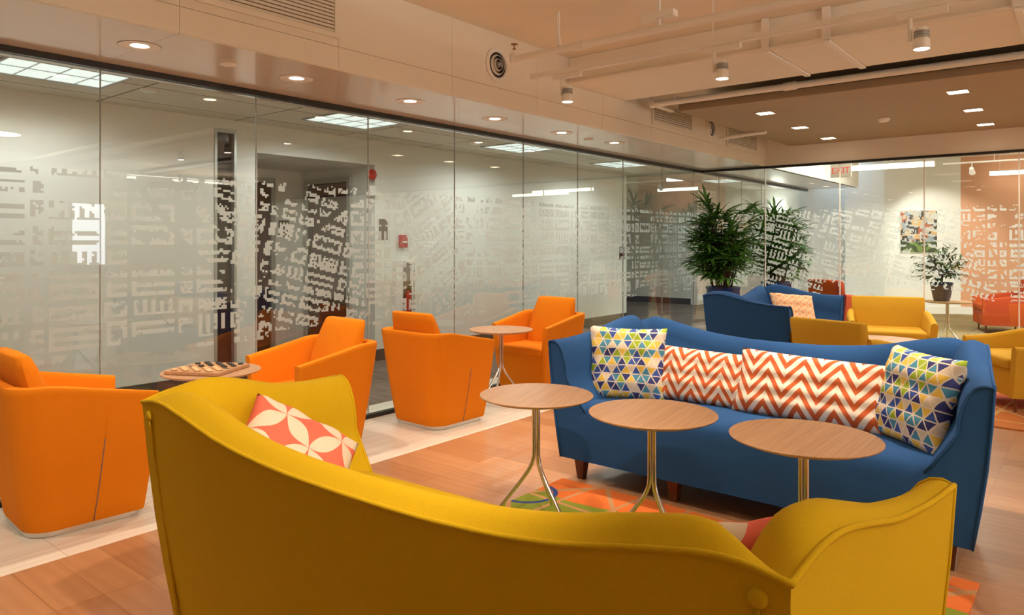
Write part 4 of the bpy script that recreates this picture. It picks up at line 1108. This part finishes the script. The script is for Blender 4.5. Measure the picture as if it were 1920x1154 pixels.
for x, y0, y1 in ((3.8, 5.25, 6.45), (3.8, 6.6, 7.2), (2.2, 1.4, 3.0), (4.0, 1.4, 3.0)):  # far pair is mirrored in the glass; unseen near pair added to brighten the ceiling
    r = thing('linear_pendant', 'linear pendant outside the picture, far pair mirrored in the glass, near pair added to brighten the ceiling', 'pendant light', (x, y0, 2.42), 0, 'linear pendants over the lounge')
    L = y1-y0
    MB().box(-.04, .04, 0, L, .03, .05).build('housing', 'offwhite', r)
    MB().box(-.038, .038, .001, L-.001, 0, .0295).box(-.035, .035, .001, L-.001, .051, .06).build('light_tube', 'lin_on', r)
    lamp('AREA', 'ceiling_fill_uplight', (x, (y0+y1)/2, 2.49), (260 if y0 > 5 else 140)*L, (1, .93, .82), rot=(pi, 0, 0), size=.07, size_y=L)  # upward fill added on the pendants to lift the ceiling's brightness
    for y in (.15, L-.15): MB().tube([(0, y, .06), (0, y, (ZC if y0 < 6 else 2.6)-2.42)], .003, 6).build('suspension_wire', 'offwhite', r)
def text_mesh(name, body, size, m, parent, mtx, ext=.0006):
    c = bpy.data.curves.new(name, 'FONT'); c.body = body; c.size = size; c.extrude = ext; c.align_x = 'CENTER'; c.align_y = 'CENTER'
    t_ = bpy.data.objects.new(name, c); col.objects.link(t_)
    me = bpy.data.meshes.new_from_object(t_.evaluated_get(bpy.context.evaluated_depsgraph_get())); bpy.data.objects.remove(t_)
    me.name = name; me.materials.clear(); me.materials.append(m)
    o = bpy.data.objects.new(name, me); col.objects.link(o); o.parent = parent; o.matrix_local = mtx; return o
# ------------------------------------------------------------------ corridor wall equipment
def plate(name, label, cat, x, y, z, w, h, t, m, bev=.002): return tag(sb(x+.0005, x+t, y-w/2, y+w/2, z-h/2, z+h/2).build(name, m, bevel=bev, seg=1), label, cat)
_, y = onx(678, CWX); plate('wall_plaque', 'bronze room plaque on the wall just right of the dark door', 'sign', CWX, 5.28+.22, 1.5, .13, .24, .008, 'plaque')
plate('wall_plaque', 'bronze room plaque inside the recess between the two dark doors', 'sign', -7.75, 5.08, 1.52, .14, .2, .008, 'plaque')
_, y = onx(754, CWX)
r = thing('fire_alarm_pull', 'small red fire alarm pull station on the corridor wall', 'fire alarm', (CWX, y, 1.38))
MB().box(.0005, .04, -.055, .055, -.09, .06).build('housing', 'red', r, bevel=.006, seg=2); MB().box(.0405, .052, -.035, .035, -.035, -.015).build('pull_handle', 'offwhite', r, bevel=.003, seg=1)
_, y = onx(690, CWX)
r = thing('fire_alarm_strobe', 'round red fire alarm bell high beside the door recess', 'fire alarm', (CWX, y+.05, 2.12))
o = MB().lathe([(.055, .0005), (.06, .02), (.045, .035), (.001, .042)], 28, cap=False).build('bell', 'red', r, smooth=50); o.matrix_local = Matrix.Rotation(pi/2, 4, 'Y')
MB().box(.0005, .03, -.05, .05, -.24, -.13).build('back_box', 'offwhite', r, bevel=.003, seg=1)
# extinguisher cabinet with lettering
_, ya = onx(740, CWX); _, yb = onx(778, CWX); ym = (ya+yb)/2; hw = (yb-ya)/2
r = thing('extinguisher_cabinet', 'white fire extinguisher cabinet with vertical black lettering', 'fire extinguisher cabinet', (CWX, ym, .78))
MB().box(.0005, .03, -hw, hw, -.36, -.33).box(.0005, .03, -hw, hw, .33, .36).box(.0005, .03, -hw, -hw*.35, -.33, .33).box(.0005, .03, hw*.5, hw, -.33, .33).build('frame', 'offwhite', r)
MB().box(.0005, .004, -hw*.35, hw*.5, -.33, .33).build('backing', 'grille', r)
for i, ch in enumerate('FIRE EXTINGUISHER'):
    if ch == ' ': continue
    text_mesh('letter', ch, .048, M['black'], r, Matrix.Translation((.0312, hw*.75, .30-.0385*i)) @ Matrix.Rotation(pi/2, 4, 'Z') @ Matrix.Rotation(pi/2, 4, 'X'))
r = thing('fire_extinguisher', 'red fire extinguisher standing inside the white wall cabinet', 'fire extinguisher', (CWX+.045, ym+.01, .46))
MB().lathe([(.03, 0), (.038, .01), (.038, .26), (.028, .30), (.012, .32), (.012, .335)], 24).build('cylinder', 'red', r, smooth=50)
MB().box(-.012, .012, -.03, .035, .335, .35).box(-.01, .01, -.01, .045, .36, .372).build('lever', 'black', r)
MB().tube([(0, .02, .335), (0, .05, .30), (0, .05, .2), (0, .046, .12)], .007, 8).build('hose', 'black', r, smooth=60)
# far corridor: plates, bins, sconce
p = onh(1186, 482, 1.15)
plate('wall_plaque', 'dark red square plaque at the end of the corridor wall', 'sign', CWX, CEND-.16, 1.17, .16, .22, .01, 'burgundy')
tag(MB().box(-6.72, -6.56, 14.585, 14.598, 1.0, 1.25).build('wall_plaque', 'burgundy') , 'dark plaque on the far corridor wall left of the palm', 'sign')
o = bpy.data.objects['wall_plaque.003'] if 'wall_plaque.003' in bpy.data.objects else None
if o: o.location = (0.05, FY-14.6, 0)
r = thing('burgundy_bench', 'boxy dark burgundy seat against the far corridor wall left of the palm', 'seat', (-5.55, 14.9, 0))
MB().box(-.33, .33, -.3, .3, .05, .42).build('seat', 'burgundy', r, bevel=.02, seg=2); MB().box(-.33, .33, .301, .40, .05, .74).build('backrest', 'burgundy', r, bevel=.02, seg=2)
for sx in (-.28, .28):
    for sy in (-.25, .25): MB().lathe([(.015, 0), (.018, .049)], 10, (sx, sy, 0)).build('leg', 'black', r)
r = thing('wall_sconce', 'uplight sconce with glowing bowl and dark cone left of the palm', 'wall light', (-5.35, FY-.14, 2.0))
MB().lathe([(.02, -.02), (.10, .03), (.16, .16), (.155, .16), (.09, .04), (.02, -.01)], 28).build('glass_bowl', 'sconce_on', r, smooth=50)
MB().lathe([(.004, -.22), (.10, -.03), (.09, -.025), (.001, -.03)], 28).build('metal_cone', 'black', r, smooth=50)
MB().box(-.03, .03, .05, .139, -.08, -.04).build('bracket', 'black', r)
# art and exit sign in the far room
d = (pB-pA).normalized(); nrm = Vector((d.y, -d.x, 0)); 
def t_on_wall(px):   # where the ray at a pixel column meets the angled white wall
    u = (px-960)/FPX; rd = Vector((-sin(TH)+u*cos(TH), cos(TH)+u*sin(TH)))
    A = pA.xy; D = d.xy; det = rd.x*(-D.y)+D.x*rd.y; s_ = (A.x*(-D.y)+D.x*A.y)/det; return (rd*s_-A).dot(D), s_
ta, za = t_on_wall(1687); tb, zb = t_on_wall(1756); tm = (ta+tb)/2; zm = (za+zb)/2
print('ART', ta, tb, za, zb)
c0 = pA+d*tm+nrm*.003; zt = CH+(455-395)*zm/FPX; zl = CH+(455-474)*zm/FPX
r = thing('art_print', 'framed colourful street scene print on the white wall beyond the glass', 'picture', (c0.x, c0.y, (zt+zl)/2), math.atan2(d.y, d.x))
hw = (tb-ta)/2; hh = (zt-zl)/2
MB().box(-hw, hw, -.025, 0, -hh, hh).build('canvas_edge', 'offwhite', r)
mb = MB(); mb.grid(lambda u, v: (-hw*.99+2*hw*.99*u, -.0255, -hh*.99+2*hh*.99*v), 1, 1); mb.build('print', 'art', r)
lamp('SPOT', 'art_spot_beam', (c0.x+.5, c0.y-1.3, 2.6), 90, (1, .93, .82), rot=(radians(50), 0, .15), size=.04, spot=70)
r = thing('exit_sign', 'small white exit sign with red lettering hanging beyond the back glass', 'exit sign', (onh(1577, 318, 2.45).x*.86, onh(1577, 318, 2.45).y*.86, 2.28))
MB().box(-.125, .125, -.02, .02, -.085, .085).build('housing', 'offwhite', r, bevel=.004, seg=1); MB().tube([(0, 0, .085), (0, 0, .66)], .008, 8).build('stem', 'offwhite', r)
text_mesh('lettering', 'EXIT', .11, emit('exit_red', (1, .15, .12), .5, (.6, .03, .02)), r, Matrix.Translation((0, -.0215, 0)) @ Matrix.Rotation(pi/2, 4, 'X'), .001)
# spots on a small track before the art
p = onh(1752, 358, 2.35)
r = thing('track_spotlight', 'pale adjustable spotlight aimed at the street scene print', 'spotlight', (-1.6, 13.6, 2.5), 0)
MB().box(-.4, .9, -.015, .015, .12, .145).build('track_rail', 'offwhite', r); MB().tube([(0, 0, .12), (0, 0, .02)], .008, 8).build('arm', 'offwhite', r)
o = MB().lathe([(.03, -.06), (.045, .06), (.04, .062), (.001, .05)], 20).build('lamp_head', 'offwhite', r, smooth=40); o.matrix_local = Matrix.Rotation(-2.2, 4, 'X')
MB().tube([(.3, 0, .145), (.3, 0, .45)], .004, 6).build('suspension_rod', 'offwhite', r)
# lights of the far room
for x, y in ((-2.0, 11.3), (.8, 11.5), (3.2, 12)): lamp('AREA', 'far_room_ceiling_light', (x, y, 2.93), 130, (1, .95, .86), size=.8)
